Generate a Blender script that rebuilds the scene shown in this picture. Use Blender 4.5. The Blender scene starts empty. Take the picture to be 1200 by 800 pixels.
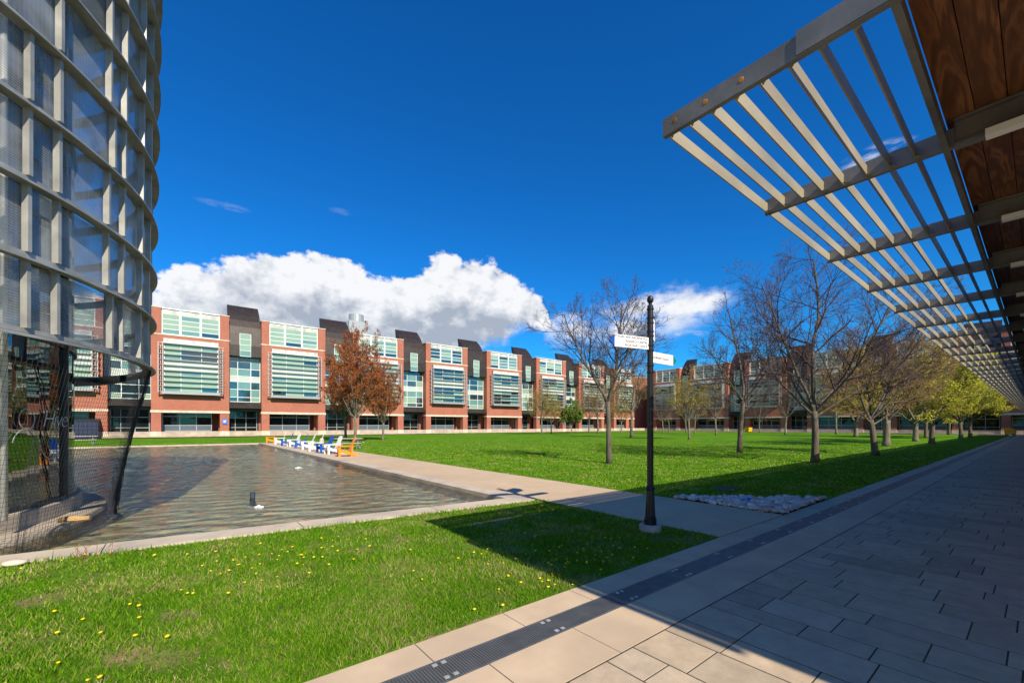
import bpy, math, random
import numpy as np
from mathutils import Vector, Matrix
R = math.radians
random.seed(7)
sc = bpy.context.scene
COL = sc.collection

# ------------------------------------------------------------------ camera
F = 491.7; H0 = 498.0; CAMZ = 1.7
FWD = Vector((0.6214, 0.7835, 0)).normalized(); RGT = Vector((FWD.y, -FWD.x, 0))
cd = bpy.data.cameras.new('camera'); cam = bpy.data.objects.new('camera', cd); COL.objects.link(cam)
cam.location = (0, 0, CAMZ)
cam.rotation_euler = (R(90), 0, -math.atan2(FWD.x, FWD.y))
cd.sensor_width = 36; cd.lens = 36 * F / 1200; cd.shift_y = 98 / 1200
cd.clip_start = 0.05; cd.clip_end = 2000
sc.camera = cam

def G(px, py, z=0.0):
    zc = F * (CAMZ - z) / (py - H0); xc = (px - 600) / F * zc
    p = RGT * xc + FWD * zc
    return Vector((p.x, p.y, z))
def ray(px):
    return (RGT * ((px - 600) / F) + FWD)
def atY(px, Y): d = ray(px); return d.x * Y / d.y
def atX(px, X): d = ray(px); return d.y * X / d.x

# ------------------------------------------------------------------ mesh helper
class MB:
    def __init__(s): s.v = []; s.f = []; s.m = []
    def face(s, pts, m=0):
        n = len(s.v); s.v += [tuple(p) for p in pts]; s.f.append(tuple(range(n, n + len(pts)))); s.m.append(m)
    def box(s, x0, x1, y0, y1, z0, z1, m=0):
        if x0 > x1: x0, x1 = x1, x0
        if y0 > y1: y0, y1 = y1, y0
        n = len(s.v)
        s.v += [(x0,y0,z0),(x1,y0,z0),(x1,y1,z0),(x0,y1,z0),(x0,y0,z1),(x1,y0,z1),(x1,y1,z1),(x0,y1,z1)]
        for q in ((0,3,2,1),(4,5,6,7),(0,1,5,4),(1,2,6,5),(2,3,7,6),(3,0,4,7)):
            s.f.append(tuple(n + i for i in q)); s.m.append(m)
    def bar(s, a, b, w, h, up=(0, 0, 1), m=0):
        a = Vector(a); b = Vector(b); d = (b - a).normalized(); up = Vector(up)
        sd = d.cross(up)
        if sd.length < 1e-4: sd = d.cross(Vector((1, 0, 0)))
        sd.normalize(); u = sd.cross(d).normalized()
        sd = sd * w / 2; u = u * h / 2; n = len(s.v)
        for p in (a, b):
            for q in (-sd - u, sd - u, sd + u, -sd + u): s.v.append(tuple(p + q))
        for q in ((0,3,2,1),(4,5,6,7),(0,1,5,4),(1,2,6,5),(2,3,7,6),(3,0,4,7)):
            s.f.append(tuple(n + i for i in q)); s.m.append(m)
    def tube(s, pts, rad, k=6, m=0, cap=True):
        pts = [Vector(p) for p in pts]; N = len(pts); n0 = len(s.v)
        ref = None
        for i in range(N):
            d = (pts[min(i + 1, N - 1)] - pts[max(i - 1, 0)]).normalized()
            if ref is None:
                ref = d.orthogonal().normalized()
            else:
                ref = (ref - d * ref.dot(d)).normalized()
            b = d.cross(ref); r = rad[i] if hasattr(rad, '__len__') else rad
            for j in range(k):
                a = 2 * math.pi * j / k
                q = pts[i] + ref * (r * math.cos(a)) + b * (r * math.sin(a)); s.v.append((q.x, q.y, q.z))
        for i in range(N - 1):
            for j in range(k):
                a = n0 + i * k + j; b2 = n0 + i * k + (j + 1) % k
                s.f.append((a, b2, b2 + k, a + k)); s.m.append(m)
        if cap:
            s.f.append(tuple(n0 + j for j in reversed(range(k)))); s.m.append(m)
            s.f.append(tuple(n0 + (N - 1) * k + j for j in range(k))); s.m.append(m)
    def lathe(s, prof, k=24, c=(0, 0), m=0, a0=0, a1=2 * math.pi, flute=0, cap=False):
        full = abs(a1 - a0 - 2 * math.pi) < 1e-6; n0 = len(s.v); kk = k if full else k + 1
        for r, z in prof:
            for j in range(kk):
                a = a0 + (a1 - a0) * j / k
                rr = r * (1 - (flute if j % 2 else 0))
                s.v.append((c[0] + rr * math.cos(a), c[1] + rr * math.sin(a), z))
        for i in range(len(prof) - 1):
            for j in range(k):
                a = n0 + i * kk + j; b = n0 + i * kk + (j + 1) % kk
                s.f.append((a, b, b + kk, a + kk)); s.m.append(m)
        if full and cap:
            if prof[0][0] > 1e-4: s.f.append(tuple(n0 + j for j in reversed(range(kk)))); s.m.append(m)
            if prof[-1][0] > 1e-4: s.f.append(tuple(n0 + (len(prof) - 1) * kk + j for j in range(kk))); s.m.append(m)
    def prism(s, poly, z0, z1, m=0, axis='z'):
        n = len(s.v); k = len(poly)
        def P(p, t):
            if axis == 'z': return (p[0], p[1], t)
            if axis == 'x': return (t, p[0], p[1])
            return (p[0], t, p[1])
        for t in (z0, z1): s.v += [P(p, t) for p in poly]
        s.f.append(tuple(n + i for i in reversed(range(k)))); s.m.append(m)
        s.f.append(tuple(n + k + i for i in range(k))); s.m.append(m)
        for i in range(k):
            j = (i + 1) % k; s.f.append((n + i, n + j, n + k + j, n + k + i)); s.m.append(m)
    def build(s, name, mats, parent=None, smooth=False, recalc=False):
        me = bpy.data.meshes.new(name); me.from_pydata(s.v, [], s.f)
        if not isinstance(mats, (list, tuple)): mats = [mats]
        for mt in mats: me.materials.append(mt)
        me.polygons.foreach_set('material_index', s.m)
        if smooth: me.polygons.foreach_set('use_smooth', [True] * len(s.f))
        me.update()
        o = bpy.data.objects.new(name, me); COL.objects.link(o)
        if parent: o.parent = parent
        return o

def tag(o, label=None, cat=None, group=None, kind=None):
    if label: o['label'] = label
    if cat: o['category'] = cat
    if group: o['group'] = group
    if kind: o['kind'] = kind
    return o
def thing(name, label, cat, loc=(0, 0, 0), rz=0, group=None):
    o = bpy.data.objects.new(name, None); COL.objects.link(o); o.location = loc; o.rotation_euler = (0, 0, rz)
    o.empty_display_size = .3
    return tag(o, label, cat, group)
def copy_tree(o, parent=None):
    c = o.copy(); COL.objects.link(c); c.parent = parent
    for ch in [x for x in KIDS.get(o.name, [])]: copy_tree(ch, c)
    return c
KIDS = {}
def index_kids():
    KIDS.clear()
    for o in bpy.data.objects:
        if o.parent: KIDS.setdefault(o.parent.name, []).append(o)
def dup(root, loc, rz, label, sc_=1.0, group=None):
    index_kids()
    c = copy_tree(root); c.location = loc; c.rotation_euler = (0, 0, rz); c.scale = (sc_,) * 3
    c['label'] = label
    if group: c['group'] = group
    return c

# ------------------------------------------------------------------ materials
def nodes_of(m):
    m.use_nodes = True; nt = m.node_tree; return nt, nt.nodes, nt.links, nt.nodes['Principled BSDF']
def mat(name, col, rough=.6, metal=0, var=.18, vs=4, bump=0, bs=60, ior=1.5, coord='Object', stretch=(1,1,1), var2=None, vs2=.6, coat=0, bdist=.01):
    m = bpy.data.materials.new(name); nt, N, L, P = nodes_of(m)
    P.inputs['Roughness'].default_value = rough; P.inputs['Metallic'].default_value = metal; P.inputs['IOR'].default_value = ior
    if rough >= .8: P.inputs['Specular IOR Level'].default_value = .12
    if coat: P.inputs['Coat Weight'].default_value = coat
    tc = N.new('ShaderNodeTexCoord'); mp = N.new('ShaderNodeMapping'); mp.inputs['Scale'].default_value = stretch
    L.new(tc.outputs[coord], mp.inputs['Vector'])
    no = N.new('ShaderNodeTexNoise'); no.inputs['Scale'].default_value = vs; no.inputs['Detail'].default_value = 6
    L.new(mp.outputs[0], no.inputs['Vector'])
    mx = N.new('ShaderNodeMix'); mx.data_type = 'RGBA'
    mr = N.new('ShaderNodeMapRange'); mr.inputs[1].default_value = .3; mr.inputs[2].default_value = .7
    L.new(no.outputs['Fac'], mr.inputs[0]); L.new(mr.outputs[0], mx.inputs[0])
    a = [max(0, c * (1 - var)) for c in col]; b = [min(1, c * (1 + var)) for c in col]
    mx.inputs[6].default_value = (*a, 1); mx.inputs[7].default_value = (*b, 1); out = mx.outputs[2]
    if var2 is not None:
        n2 = N.new('ShaderNodeTexNoise'); n2.inputs['Scale'].default_value = vs2; n2.inputs['Detail'].default_value = 4
        L.new(mp.outputs[0], n2.inputs['Vector'])
        m2 = N.new('ShaderNodeMapRange'); m2.inputs[1].default_value = .48; m2.inputs[2].default_value = .68
        L.new(n2.outputs['Fac'], m2.inputs[0])
        x2 = N.new('ShaderNodeMix'); x2.data_type = 'RGBA'; L.new(m2.outputs[0], x2.inputs[0]); L.new(out, x2.inputs[6])
        x2.inputs[7].default_value = (*var2, 1); out = x2.outputs[2]
    L.new(out, P.inputs['Base Color'])
    if bump:
        nb = N.new('ShaderNodeTexNoise'); nb.inputs['Scale'].default_value = bs; nb.inputs['Detail'].default_value = 5
        L.new(mp.outputs[0], nb.inputs['Vector'])
        bp = N.new('ShaderNodeBump'); bp.inputs['Strength'].default_value = bump; bp.inputs['Distance'].default_value = bdist
        L.new(nb.outputs['Fac'], bp.inputs['Height']); L.new(bp.outputs[0], P.inputs['Normal'])
    return m

def brick_mat(name, c1, c2, mortar, hscale=1.0):
    m = bpy.data.materials.new(name); nt, N, L, P = nodes_of(m)
    P.inputs['Roughness'].default_value = .85
    tc = N.new('ShaderNodeTexCoord'); sp = N.new('ShaderNodeSeparateXYZ'); L.new(tc.outputs['Object'], sp.inputs[0])
    ad = N.new('ShaderNodeMath'); ad.operation = 'ADD'; L.new(sp.outputs[0], ad.inputs[0]); L.new(sp.outputs[1], ad.inputs[1])
    cb = N.new('ShaderNodeCombineXYZ'); L.new(ad.outputs[0], cb.inputs[0]); L.new(sp.outputs[2], cb.inputs[1])
    br = N.new('ShaderNodeTexBrick'); L.new(cb.outputs[0], br.inputs['Vector']); br.inputs['Scale'].default_value = 1
    br.inputs['Brick Width'].default_value = .30 * hscale; br.inputs['Row Height'].default_value = .10 * hscale; br.inputs['Mortar Size'].default_value = .008
    br.inputs['Color1'].default_value = (*c1, 1); br.inputs['Color2'].default_value = (*c2, 1); br.inputs['Mortar'].default_value = (*mortar, 1)
    no = N.new('ShaderNodeTexNoise'); no.inputs['Scale'].default_value = .5; no.inputs['Detail'].default_value = 8; L.new(cb.outputs[0], no.inputs['Vector'])
    mx = N.new('ShaderNodeMix'); mx.data_type = 'RGBA'; mx.blend_type = 'MULTIPLY'; mx.inputs[0].default_value = 1
    mr = N.new('ShaderNodeMapRange'); mr.inputs[3].default_value = .75; mr.inputs[4].default_value = 1.25
    L.new(no.outputs['Fac'], mr.inputs[0]); L.new(br.outputs['Color'], mx.inputs[6]); L.new(mr.outputs[0], mx.inputs[7])
    L.new(mx.outputs[2], P.inputs['Base Color'])
    return m

def stripe_mat(name, c1, c2, period, axis, rough=.5, metal=0, duty=.5):
    m = bpy.data.materials.new(name); nt, N, L, P = nodes_of(m)
    P.inputs['Roughness'].default_value = rough; P.inputs['Metallic'].default_value = metal
    tc = N.new('ShaderNodeTexCoord'); sp = N.new('ShaderNodeSeparateXYZ'); L.new(tc.outputs['Object'], sp.inputs[0])
    d = N.new('ShaderNodeMath'); d.operation = 'DIVIDE'; L.new(sp.outputs['XYZ'.index(axis)], d.inputs[0]); d.inputs[1].default_value = period
    fr = N.new('ShaderNodeMath'); fr.operation = 'FRACT'; L.new(d.outputs[0], fr.inputs[0])
    gt = N.new('ShaderNodeMath'); gt.operation = 'GREATER_THAN'; L.new(fr.outputs[0], gt.inputs[0]); gt.inputs[1].default_value = duty
    no = N.new('ShaderNodeTexNoise'); no.inputs['Scale'].default_value = 1.5; no.inputs['Detail'].default_value = 5; L.new(tc.outputs['Object'], no.inputs['Vector'])
    mx = N.new('ShaderNodeMix'); mx.data_type = 'RGBA'; L.new(gt.outputs[0], mx.inputs[0]); mx.inputs[6].default_value = (*c1, 1); mx.inputs[7].default_value = (*c2, 1)
    m2 = N.new('ShaderNodeMix'); m2.data_type = 'RGBA'; m2.blend_type = 'MULTIPLY'; m2.inputs[0].default_value = 1
    mr = N.new('ShaderNodeMapRange'); mr.inputs[1].default_value = .3; mr.inputs[2].default_value = .7; mr.inputs[3].default_value = .75; mr.inputs[4].default_value = 1.25
    L.new(no.outputs['Fac'], mr.inputs[0]); L.new(mx.outputs[2], m2.inputs[6]); L.new(mr.outputs[0], m2.inputs[7]); L.new(m2.outputs[2], P.inputs['Base Color'])
    return m

M = {}
M['brick'] = brick_mat('red_brick', (.40, .115, .062), (.34, .088, .048), (.40, .25, .19))
M['stone'] = mat('pale_stone', (.62, .52, .40), .85, vs=2)
M['plinth'] = mat('weathered_plinth_stone', (.44, .36, .28), .85, vs=1.2, var=.2)
M['frame'] = mat('white_aluminium', (.74, .75, .73), .4, vs=.5, var=.05)
M['louvre'] = stripe_mat('grey_louvre', (.62, .61, .56), (.36, .36, .34), .14, 'Z')
M['greyframe'] = mat('grey_aluminium', (.38, .40, .40), .4, .3, var=.1)
M['darkframe'] = mat('charcoal_metal', (.06, .065, .07), .4, .5, var=.2)
M['blind'] = mat('pale_green_blind_glass', (.25, .37, .26), .25, var=.08, vs=.3, ior=1.7, coat=.6)
M['blind2'] = mat('mid_green_blind_glass', (.13, .26, .24), .2, var=.12, vs=.4, ior=1.7, coat=.6)
M['spandrel'] = mat('white_spandrel_glass', (.48, .52, .47), .25, var=.06, vs=.5, coat=.4)
M['glass'] = mat('dark_window_glass', (.018, .045, .055), .03, var=.4, vs=.4, ior=2.1)
M['fin'] = mat('satin_grey_fins', (.52, .54, .52), .4, .2, var=.08)
M['lowpanel'] = mat('slate_low_panel', (.09, .12, .15), .25, var=.1, vs=.4)
M['glass2'] = mat('ground_floor_glass', (.010, .018, .018), .03, var=.5, vs=.5, ior=1.6)
M['bronze'] = stripe_mat('bronze_roof_sheet', (.055, .040, .033), (.035, .026, .022), .42, 'X', .5, .3, .1)
M['roof'] = mat('roof_gravel', (.3, .3, .29), .9)
M['galv'] = mat('galvanised_steel', (.38, .37, .33), .45, .35, var=.25, vs=3, bump=.1, bs=20)
M['panelcol'] = mat('white_mast_paint', (.7, .7, .66), .4, var=.06)
M['concrete'] = mat('pale_concrete', (.56, .47, .36), .85, var=.10, vs=3, bump=.25, bs=90, var2=(.40, .35, .29), vs2=.9)
M['blackmetal'] = mat('black_painted_iron', (.012, .012, .014), .35, .0, var=.3, vs=8)

# ------------------------------------------------------------------ world and sun
SD = Vector((-.20, -1.36, 1.0)).normalized()
el = math.asin(SD.z); azs = math.atan2(SD.x, SD.y)
W = bpy.data.worlds.new('World'); sc.world = W; W.use_nodes = True
nt = W.node_tree; N = nt.nodes; L = nt.links
bg = N['Background']; bg.inputs['Strength'].default_value = .10
sky = N.new('ShaderNodeTexSky'); sky.sky_type = 'NISHITA'; sky.sun_disc = False
sky.sun_elevation = el; sky.sun_rotation = azs % (2 * math.pi); sky.ozone_density = 3.5; sky.air_density = 1.0; sky.dust_density = .3; sky.altitude = 200
def math_n(op, a=None, b=None, clamp=False):
    n = N.new('ShaderNodeMath'); n.operation = op; n.use_clamp = clamp
    for i, x in enumerate((a, b)):
        if x is None: continue
        if isinstance(x, (int, float)): n.inputs[i].default_value = x
        else: L.new(x, n.inputs[i])
    return n.outputs[0]
def sstep(x, lo, hi):
    n = N.new('ShaderNodeMapRange'); n.interpolation_type = 'SMOOTHSTEP'; n.inputs[1].default_value = lo; n.inputs[2].default_value = hi
    L.new(x, n.inputs[0]); return n.outputs[0]
hs = N.new('ShaderNodeHueSaturation'); hs.inputs['Saturation'].default_value = 1.25; hs.inputs['Value'].default_value = 1; L.new(sky.outputs[0], hs.inputs['Color'])
tint = N.new('ShaderNodeMix'); tint.data_type = 'RGBA'; tint.blend_type = 'MULTIPLY'; tint.inputs[0].default_value = 1
L.new(hs.outputs[0], tint.inputs[6]); tint.inputs[7].default_value = (.15, .82, 1.22, 1)
tc = N.new('ShaderNodeTexCoord'); sp = N.new('ShaderNodeSeparateXYZ'); L.new(tc.outputs['Generated'], sp.inputs[0])
X_, Y_, Z_ = sp.outputs
az = math_n('ARCTAN2', X_, Y_)
hl = math_n('SQRT', math_n('ADD', math_n('MULTIPLY', X_, X_), math_n('MULTIPLY', Y_, Y_)))
te = math_n('DIVIDE', Z_, hl)
azn = math_n('DIVIDE', math_n('ADD', az, R(20)), R(120))
def px_ae(px, py):
    th = math.atan((px - 600) / F); return (math.degrees(th) + 38.42 + 20) / 120, (H0 - py) / F * math.cos(th)
def curve(pts):
    n = N.new('ShaderNodeFloatCurve'); c = n.mapping.curves[0]; pts = sorted(pts)
    c.points[0].location = (0, pts[0][1]); c.points[1].location = (1, pts[-1][1])
    for p in pts: c.points.new(*p)
    for p in c.points: p.handle_type = 'AUTO_CLAMPED'
    n.mapping.update(); L.new(azn, n.inputs['Value']); return n.outputs[0]
top1 = [(120,350),(180,330),(215,310),(256,305),(337,299),(384,303),(442,323),(483,318),(530,302),(582,312),(622,334),(636,356),(648,400),(680,480)]
bot1 = [(120,470),(200,460),(300,450),(440,420),(520,412),(588,396),(625,386),(645,384),(680,330)]
top2 = [(600,470),(640,385),(660,372),(700,364),(763,342),(810,338),(857,332),(872,345),(900,420)]
bot2 = [(600,380),(640,396),(660,400),(700,404),(763,398),(816,382),(850,354),(872,340),(900,290)]
comb = N.new('ShaderNodeCombineXYZ'); L.new(az, comb.inputs[0]); L.new(te, comb.inputs[1])
def noise(scale, detail, rough=.55, off=(0, 0, 0), stretch=(1, 1.5, 1)):
    mp = N.new('ShaderNodeMapping'); mp.inputs['Location'].default_value = off; mp.inputs['Scale'].default_value = stretch
    L.new(comb.outputs[0], mp.inputs['Vector'])
    n = N.new('ShaderNodeTexNoise'); n.inputs['Scale'].default_value = scale; n.inputs['Detail'].default_value = detail; n.inputs['Roughness'].default_value = rough
    L.new(mp.outputs[0], n.inputs['Vector']); return n.outputs['Fac']
nE = noise(11, 9, .6, off=(4, 6, 0), stretch=(.8, 1.6, 1)); nA = noise(11, 10, .60, stretch=(1, 1.2, 1)); nB = noise(11, 10, .60, off=(.016, -.028, 0), stretch=(1, 1.2, 1)); nC = noise(4, 4, .5, off=(3, 1, 0)); nD = noise(30, 7, .6, off=(7, 2, 0), stretch=(.6, 2, 1))
def cloud(top, bot, amp, soft):
    t = curve([px_ae(*p) for p in top]); b = curve([px_ae(*p) for p in bot])
    e = math_n('MULTIPLY', math_n('SUBTRACT', nA, .5), amp)
    up = math_n('ADD', math_n('SUBTRACT', t, te), e); dn = math_n('ADD', math_n('SUBTRACT', te, b), math_n('MULTIPLY', e, .6))
    return math_n('MULTIPLY', sstep(up, -soft * .3, soft), sstep(dn, -soft, soft * 1.5)), t
m1, t1 = cloud(top1, bot1, .17, .014); m2, t2 = cloud(top2, bot2, .12, .03)
in1 = math_n('MULTIPLY', math_n('LESS_THAN', azn, px_ae(700, 0)[0]), m1)
in2 = math_n('MULTIPLY', math_n('MULTIPLY', math_n('GREATER_THAN', azn, px_ae(590, 0)[0]), math_n('LESS_THAN', azn, px_ae(920, 0)[0])), m2)
in2 = math_n('MULTIPLY', in2, sstep(nE, .33, .60))
# other weather round the back of the camera: scattered soft cloud low over the horizon
back = math_n('MULTIPLY', math_n('MULTIPLY', sstep(nC, .5, .62), sstep(te, .55, .3)), math_n('MAXIMUM', math_n('LESS_THAN', azn, -.02), math_n('GREATER_THAN', azn, 1.02)))
def blob(px, py, wx, wy, s):
    a, t = px_ae(px, py)
    dx = math_n('DIVIDE', math_n('SUBTRACT', azn, a), wx); dy = math_n('DIVIDE', math_n('SUBTRACT', te, t), wy)
    r = math_n('ADD', math_n('MULTIPLY', dx, dx), math_n('MULTIPLY', dy, dy))
    return math_n('MULTIPLY', math_n('MULTIPLY', math_n('SUBTRACT', 1.0, sstep(r, 0, 1)), sstep(nD, .42, .62)), s)
wis = math_n('ADD', blob(263, 241, .026, .010, .13), blob(398, 248, .014, .010, .08))
wis = math_n('ADD', wis, blob(1030, 184, .03, .03, .55)); wis = math_n('ADD', wis, blob(800, 392, .03, .012, .5))
mask = math_n('MAXIMUM', math_n('MAXIMUM', in1, in2), math_n('MAXIMUM', back, wis), True)
mask = math_n('MULTIPLY', mask, .97)
# billow shading: brighter near the crown, grey towards the flat base
depth = math_n('SUBTRACT', t1, te)
br = math_n('ADD', math_n('SUBTRACT', 1.0, sstep(depth, .03, .17)), math_n('MULTIPLY', math_n('SUBTRACT', nA, nB), 3.2))
br = math_n('ADD', br, math_n('MULTIPLY', math_n('SUBTRACT', nC, .5), 1.0), True)
sel = math_n('MAXIMUM', br, math_n('MULTIPLY', math_n('GREATER_THAN', azn, px_ae(644, 0)[0]), .85))
cc = N.new('ShaderNodeMix'); cc.data_type = 'RGBA'; L.new(sel, cc.inputs[0]); cc.inputs[6].default_value = (3.1, 3.5, 4.15, 1); cc.inputs[7].default_value = (7.2, 7.25, 7.4, 1)
fin = N.new('ShaderNodeMix'); fin.data_type = 'RGBA'; L.new(mask, fin.inputs[0]); L.new(tint.outputs[2], fin.inputs[6]); L.new(cc.outputs[2], fin.inputs[7])
L.new(fin.outputs[2], bg.inputs['Color'])
sl = bpy.data.lights.new('sun', 'SUN'); sl.energy = 5.0; sl.angle = R(.53); sl.color = (1, .90, .74)
so = bpy.data.objects.new('sun', sl); COL.objects.link(so); so.rotation_euler = SD.to_track_quat('Z', 'Y').to_euler(); so.location = (0, -20, 30)
sc.view_settings.view_transform = 'Standard'; sc.view_settings.look = 'None'; sc.view_settings.exposure = 0.42; sc.view_settings.gamma = 1
sc.cycles.max_bounces = 8; sc.cycles.transparent_max_bounces = 24; sc.cycles.diffuse_bounces = 3; sc.cycles.glossy_bounces = 4
sc.cycles.caustics_reflective = False; sc.cycles.caustics_refractive = False

# ------------------------------------------------------------------ ground
M['earth'] = mat('bare_earth', (.16, .13, .08), .95)
M['lawn'] = mat('lawn_soil_and_thatch', (.085, .215, .003), .95, var=.22, vs=1.2, bump=.5, bs=25, var2=(.12, .25, .006), vs2=.25, bdist=.05)
M['poolfloor'] = None
g = MB(); g.box(-500, 600, -500, 600, -1.6, -.6); g.build('ground', M['earth']); tag(bpy.data.objects['ground'], kind='structure')
def poly_sheet(name, poly, z0, z1, m, smooth=False):
    b = MB(); b.prism(poly, z0, z1); o = b.build(name, m); tag(o, kind='structure'); return o
def yo(x): return 7.62 - .085 * x        # outer line of the near coping
def yi(x): return yo(x) + .50
PX0, PX1 = 5.85, 6.30                    # pool edge and coping beside the path
PY1 = 45.4
M['lawn2'] = mat('worn_lawn_soil', (.085, .17, .008), .95, var=.3, vs=1.5, bump=.5, bs=30, var2=(.26, .19, .09), vs2=1.6, bdist=.04)
poly_sheet('lawn', [(-45, 3.03), (6.45, 3.03), (6.36, yo(6.3)), (-45, yo(-45))], -.55, 0.0, M['lawn2'])
poly_sheet('lawn', [(8.95, 5.25), (9.6, 4.9), (11.6, 3.03), (112, 3.03), (112, 72.5), (8.95, 72.5)], -.55, 0.0, M['lawn'])
poly_sheet('lawn', [(-60, PY1 + .45), (8.95, PY1 + .45), (8.95, 72.5), (-60, 72.5)], -.56, -.004, M['lawn'])
M['path'] = mat('brushed_path_concrete', (.58, .43, .28), .85, var=.08, vs=2, bump=.2, bs=120, var2=(.50, .375, .25), vs2=.25)
b = MB(); ys = [3.034, 5.4, 8.0] + [8 + 2.9 * k for k in range(1, 13)] + [PY1 + .44]
for a, c in zip(ys[:-1], ys[1:]): b.box(6.302 if a >= 7.9 else 6.43, 8.94, a, c - .012, -.5, .012 )
b.box(6.43, 8.94, 3.036, PY1, -.5, -.006)
o = b.build('path', M['path']); tag(o, kind='structure')
b = MB(); x = -44.
while x < 6.2:
    x1 = min(x + 2.4, 6.29); b.face([(x, yo(x), .035), (x1 - .012, yo(x1), .035), (x1 - .012, yi(x1), .035), (x, yi(x), .035)])
    b.face([(x, yi(x), .035), (x1 - .012, yi(x1), .035), (x1 - .012, yi(x1), -.5), (x, yi(x), -.5)]); b.face([(x1 - .012, yo(x1), .035), (x, yo(x), .035), (x, yo(x), -.5), (x1 - .012, yo(x1), -.5)])
    x += 2.4
o = b.build('pool_coping', M['concrete']); tag(o, kind='structure')
b = MB(); y = yi(PX1) + .002
while y < PY1:
    y1 = min(y + 2.4, PY1 + .4); b.box(PX0, PX1, y, y1 - .012, -.5, .036); y += 2.4
x = -44.
while x < PX0: x1 = min(x + 2.4, PX0 - .004); b.box(x, x1 - .012, PY1, PY1 + .44, -.5, .03); x += 2.4
o = b.build('pool_coping', M['concrete']); tag(o, kind='structure')

# pool floor and water
m = bpy.data.materials.new('pool_pebble_floor'); nt, N, L, P = nodes_of(m); P.inputs['Roughness'].default_value = .9
tc = N.new('ShaderNodeTexCoord')
vo = N.new('ShaderNodeTexVoronoi'); vo.inputs['Scale'].default_value = 5; L.new(tc.outputs['Object'], vo.inputs['Vector'])
cr = N.new('ShaderNodeValToRGB'); e = cr.color_ramp.elements; e[0].position = 0; e[0].color = (.52, .50, .30, 1); e[1].position = 1; e[1].color = (.88, .76, .48, 1)
q = e.new(.35); q.color = (.68, .62, .38, 1); q = e.new(.8); q.color = (.70, .40, .22, 1); q = e.new(.55); q.color = (.50, .54, .36, 1)
L.new(vo.outputs['Color'], cr.inputs[0])
no = N.new('ShaderNodeTexNoise'); no.inputs['Scale'].default_value = .5; no.inputs['Detail'].default_value = 6; L.new(tc.outputs['Object'], no.inputs['Vector'])
mx = N.new('ShaderNodeMix'); mx.data_type = 'RGBA'; mr = N.new('ShaderNodeMapRange'); mr.inputs[1].default_value = .4; mr.inputs[2].default_value = .65; mr.inputs[4].default_value = .45
L.new(no.outputs['Fac'], mr.inputs[0]); L.new(mr.outputs[0], mx.inputs[0]); L.new(cr.outputs[0], mx.inputs[6]); mx.inputs[7].default_value = (.72, .66, .42, 1)
L.new(mx.outputs[2], P.inputs['Base Color'])
b = MB(); b.face([(-44, 5, -.27), (6.2, 5, -.27), (6.2, 46, -.27), (-44, 46, -.27)]); o = b.build('pool_floor', m); tag(o, kind='structure')
m = bpy.data.materials.new('rippled_water'); nt, N, L, P = nodes_of(m); N.remove(P); out = N['Material Output']
tr = N.new('ShaderNodeBsdfTransparent'); tr.inputs[0].default_value = (.98, .985, .86, 1)
gl = N.new('ShaderNodeBsdfGlossy'); gl.inputs['Roughness'].default_value = .04
fr = N.new('ShaderNodeFresnel'); fr.inputs['IOR'].default_value = 1.27
tc = N.new('ShaderNodeTexCoord'); mp = N.new('ShaderNodeMapping'); mp.inputs['Rotation'].default_value = (0, 0, R(-30)); mp.inputs['Scale'].default_value = (1, 2.2, 1); L.new(tc.outputs['Object'], mp.inputs['Vector'])
n1 = N.new('ShaderNodeTexNoise'); n1.inputs['Scale'].default_value = 6.0; n1.inputs['Detail'].default_value = 3; n1.inputs['Distortion'].default_value = .8; L.new(mp.outputs[0], n1.inputs['Vector'])
bp = N.new('ShaderNodeBump'); bp.inputs['Strength'].default_value = 1; bp.inputs['Distance'].default_value = .022; L.new(n1.outputs['Fac'], bp.inputs['Height'])
L.new(bp.outputs[0], gl.inputs['Normal']); L.new(bp.outputs[0], fr.inputs['Normal'])
mx = N.new('ShaderNodeMixShader'); L.new(fr.outputs[0], mx.inputs[0]); L.new(tr.outputs[0], mx.inputs[1]); L.new(gl.outputs[0], mx.inputs[2]); L.new(mx.outputs[0], out.inputs['Surface'])
wx = np.arange(-30, 6.05, .11); wy = np.concatenate([np.arange(7.0, 20, .09), np.arange(20, 45.7, .14)])
WX, WY = np.meshgrid(wx, wy); WZ = np.zeros_like(WX); rw = np.random.default_rng(4)
for k in range(26):
    lam = rw.uniform(.28, .75); a = R(62) + rw.normal(0, .55); kk = 2 * math.pi / lam
    WZ += .0135 * lam * rw.uniform(.5, 1) * np.sin(kk * (WX * math.cos(a) + WY * math.sin(a)) + rw.uniform(0, 6.28) + .9 * np.sin(WX * rw.uniform(.2, .9) + WY * rw.uniform(.2, .9) + k))
WZ *= .8 + .35 * np.sin(WX * .35 + 1) * np.sin(WY * .28)
V = np.stack([WX, WY, WZ * .50 - .055], -1).reshape(-1, 3); nx_, ny_ = len(wx), len(wy)
ii = (np.arange(ny_ - 1)[:, None] * nx_ + np.arange(nx_ - 1)[None, :]).ravel(); Q = np.stack([ii, ii + 1, ii + nx_ + 1, ii + nx_], -1)
keep = (V[ii, 1] > yo(V[ii, 0]) + .1); Q = Q[keep]
b = MB(); b.v = [tuple(q) for q in V.tolist()]; b.f = [tuple(q) for q in Q.tolist()]; b.m = [0] * len(b.f)
o = b.build('pool_water', m, smooth=True); tag(o, kind='structure')

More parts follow.
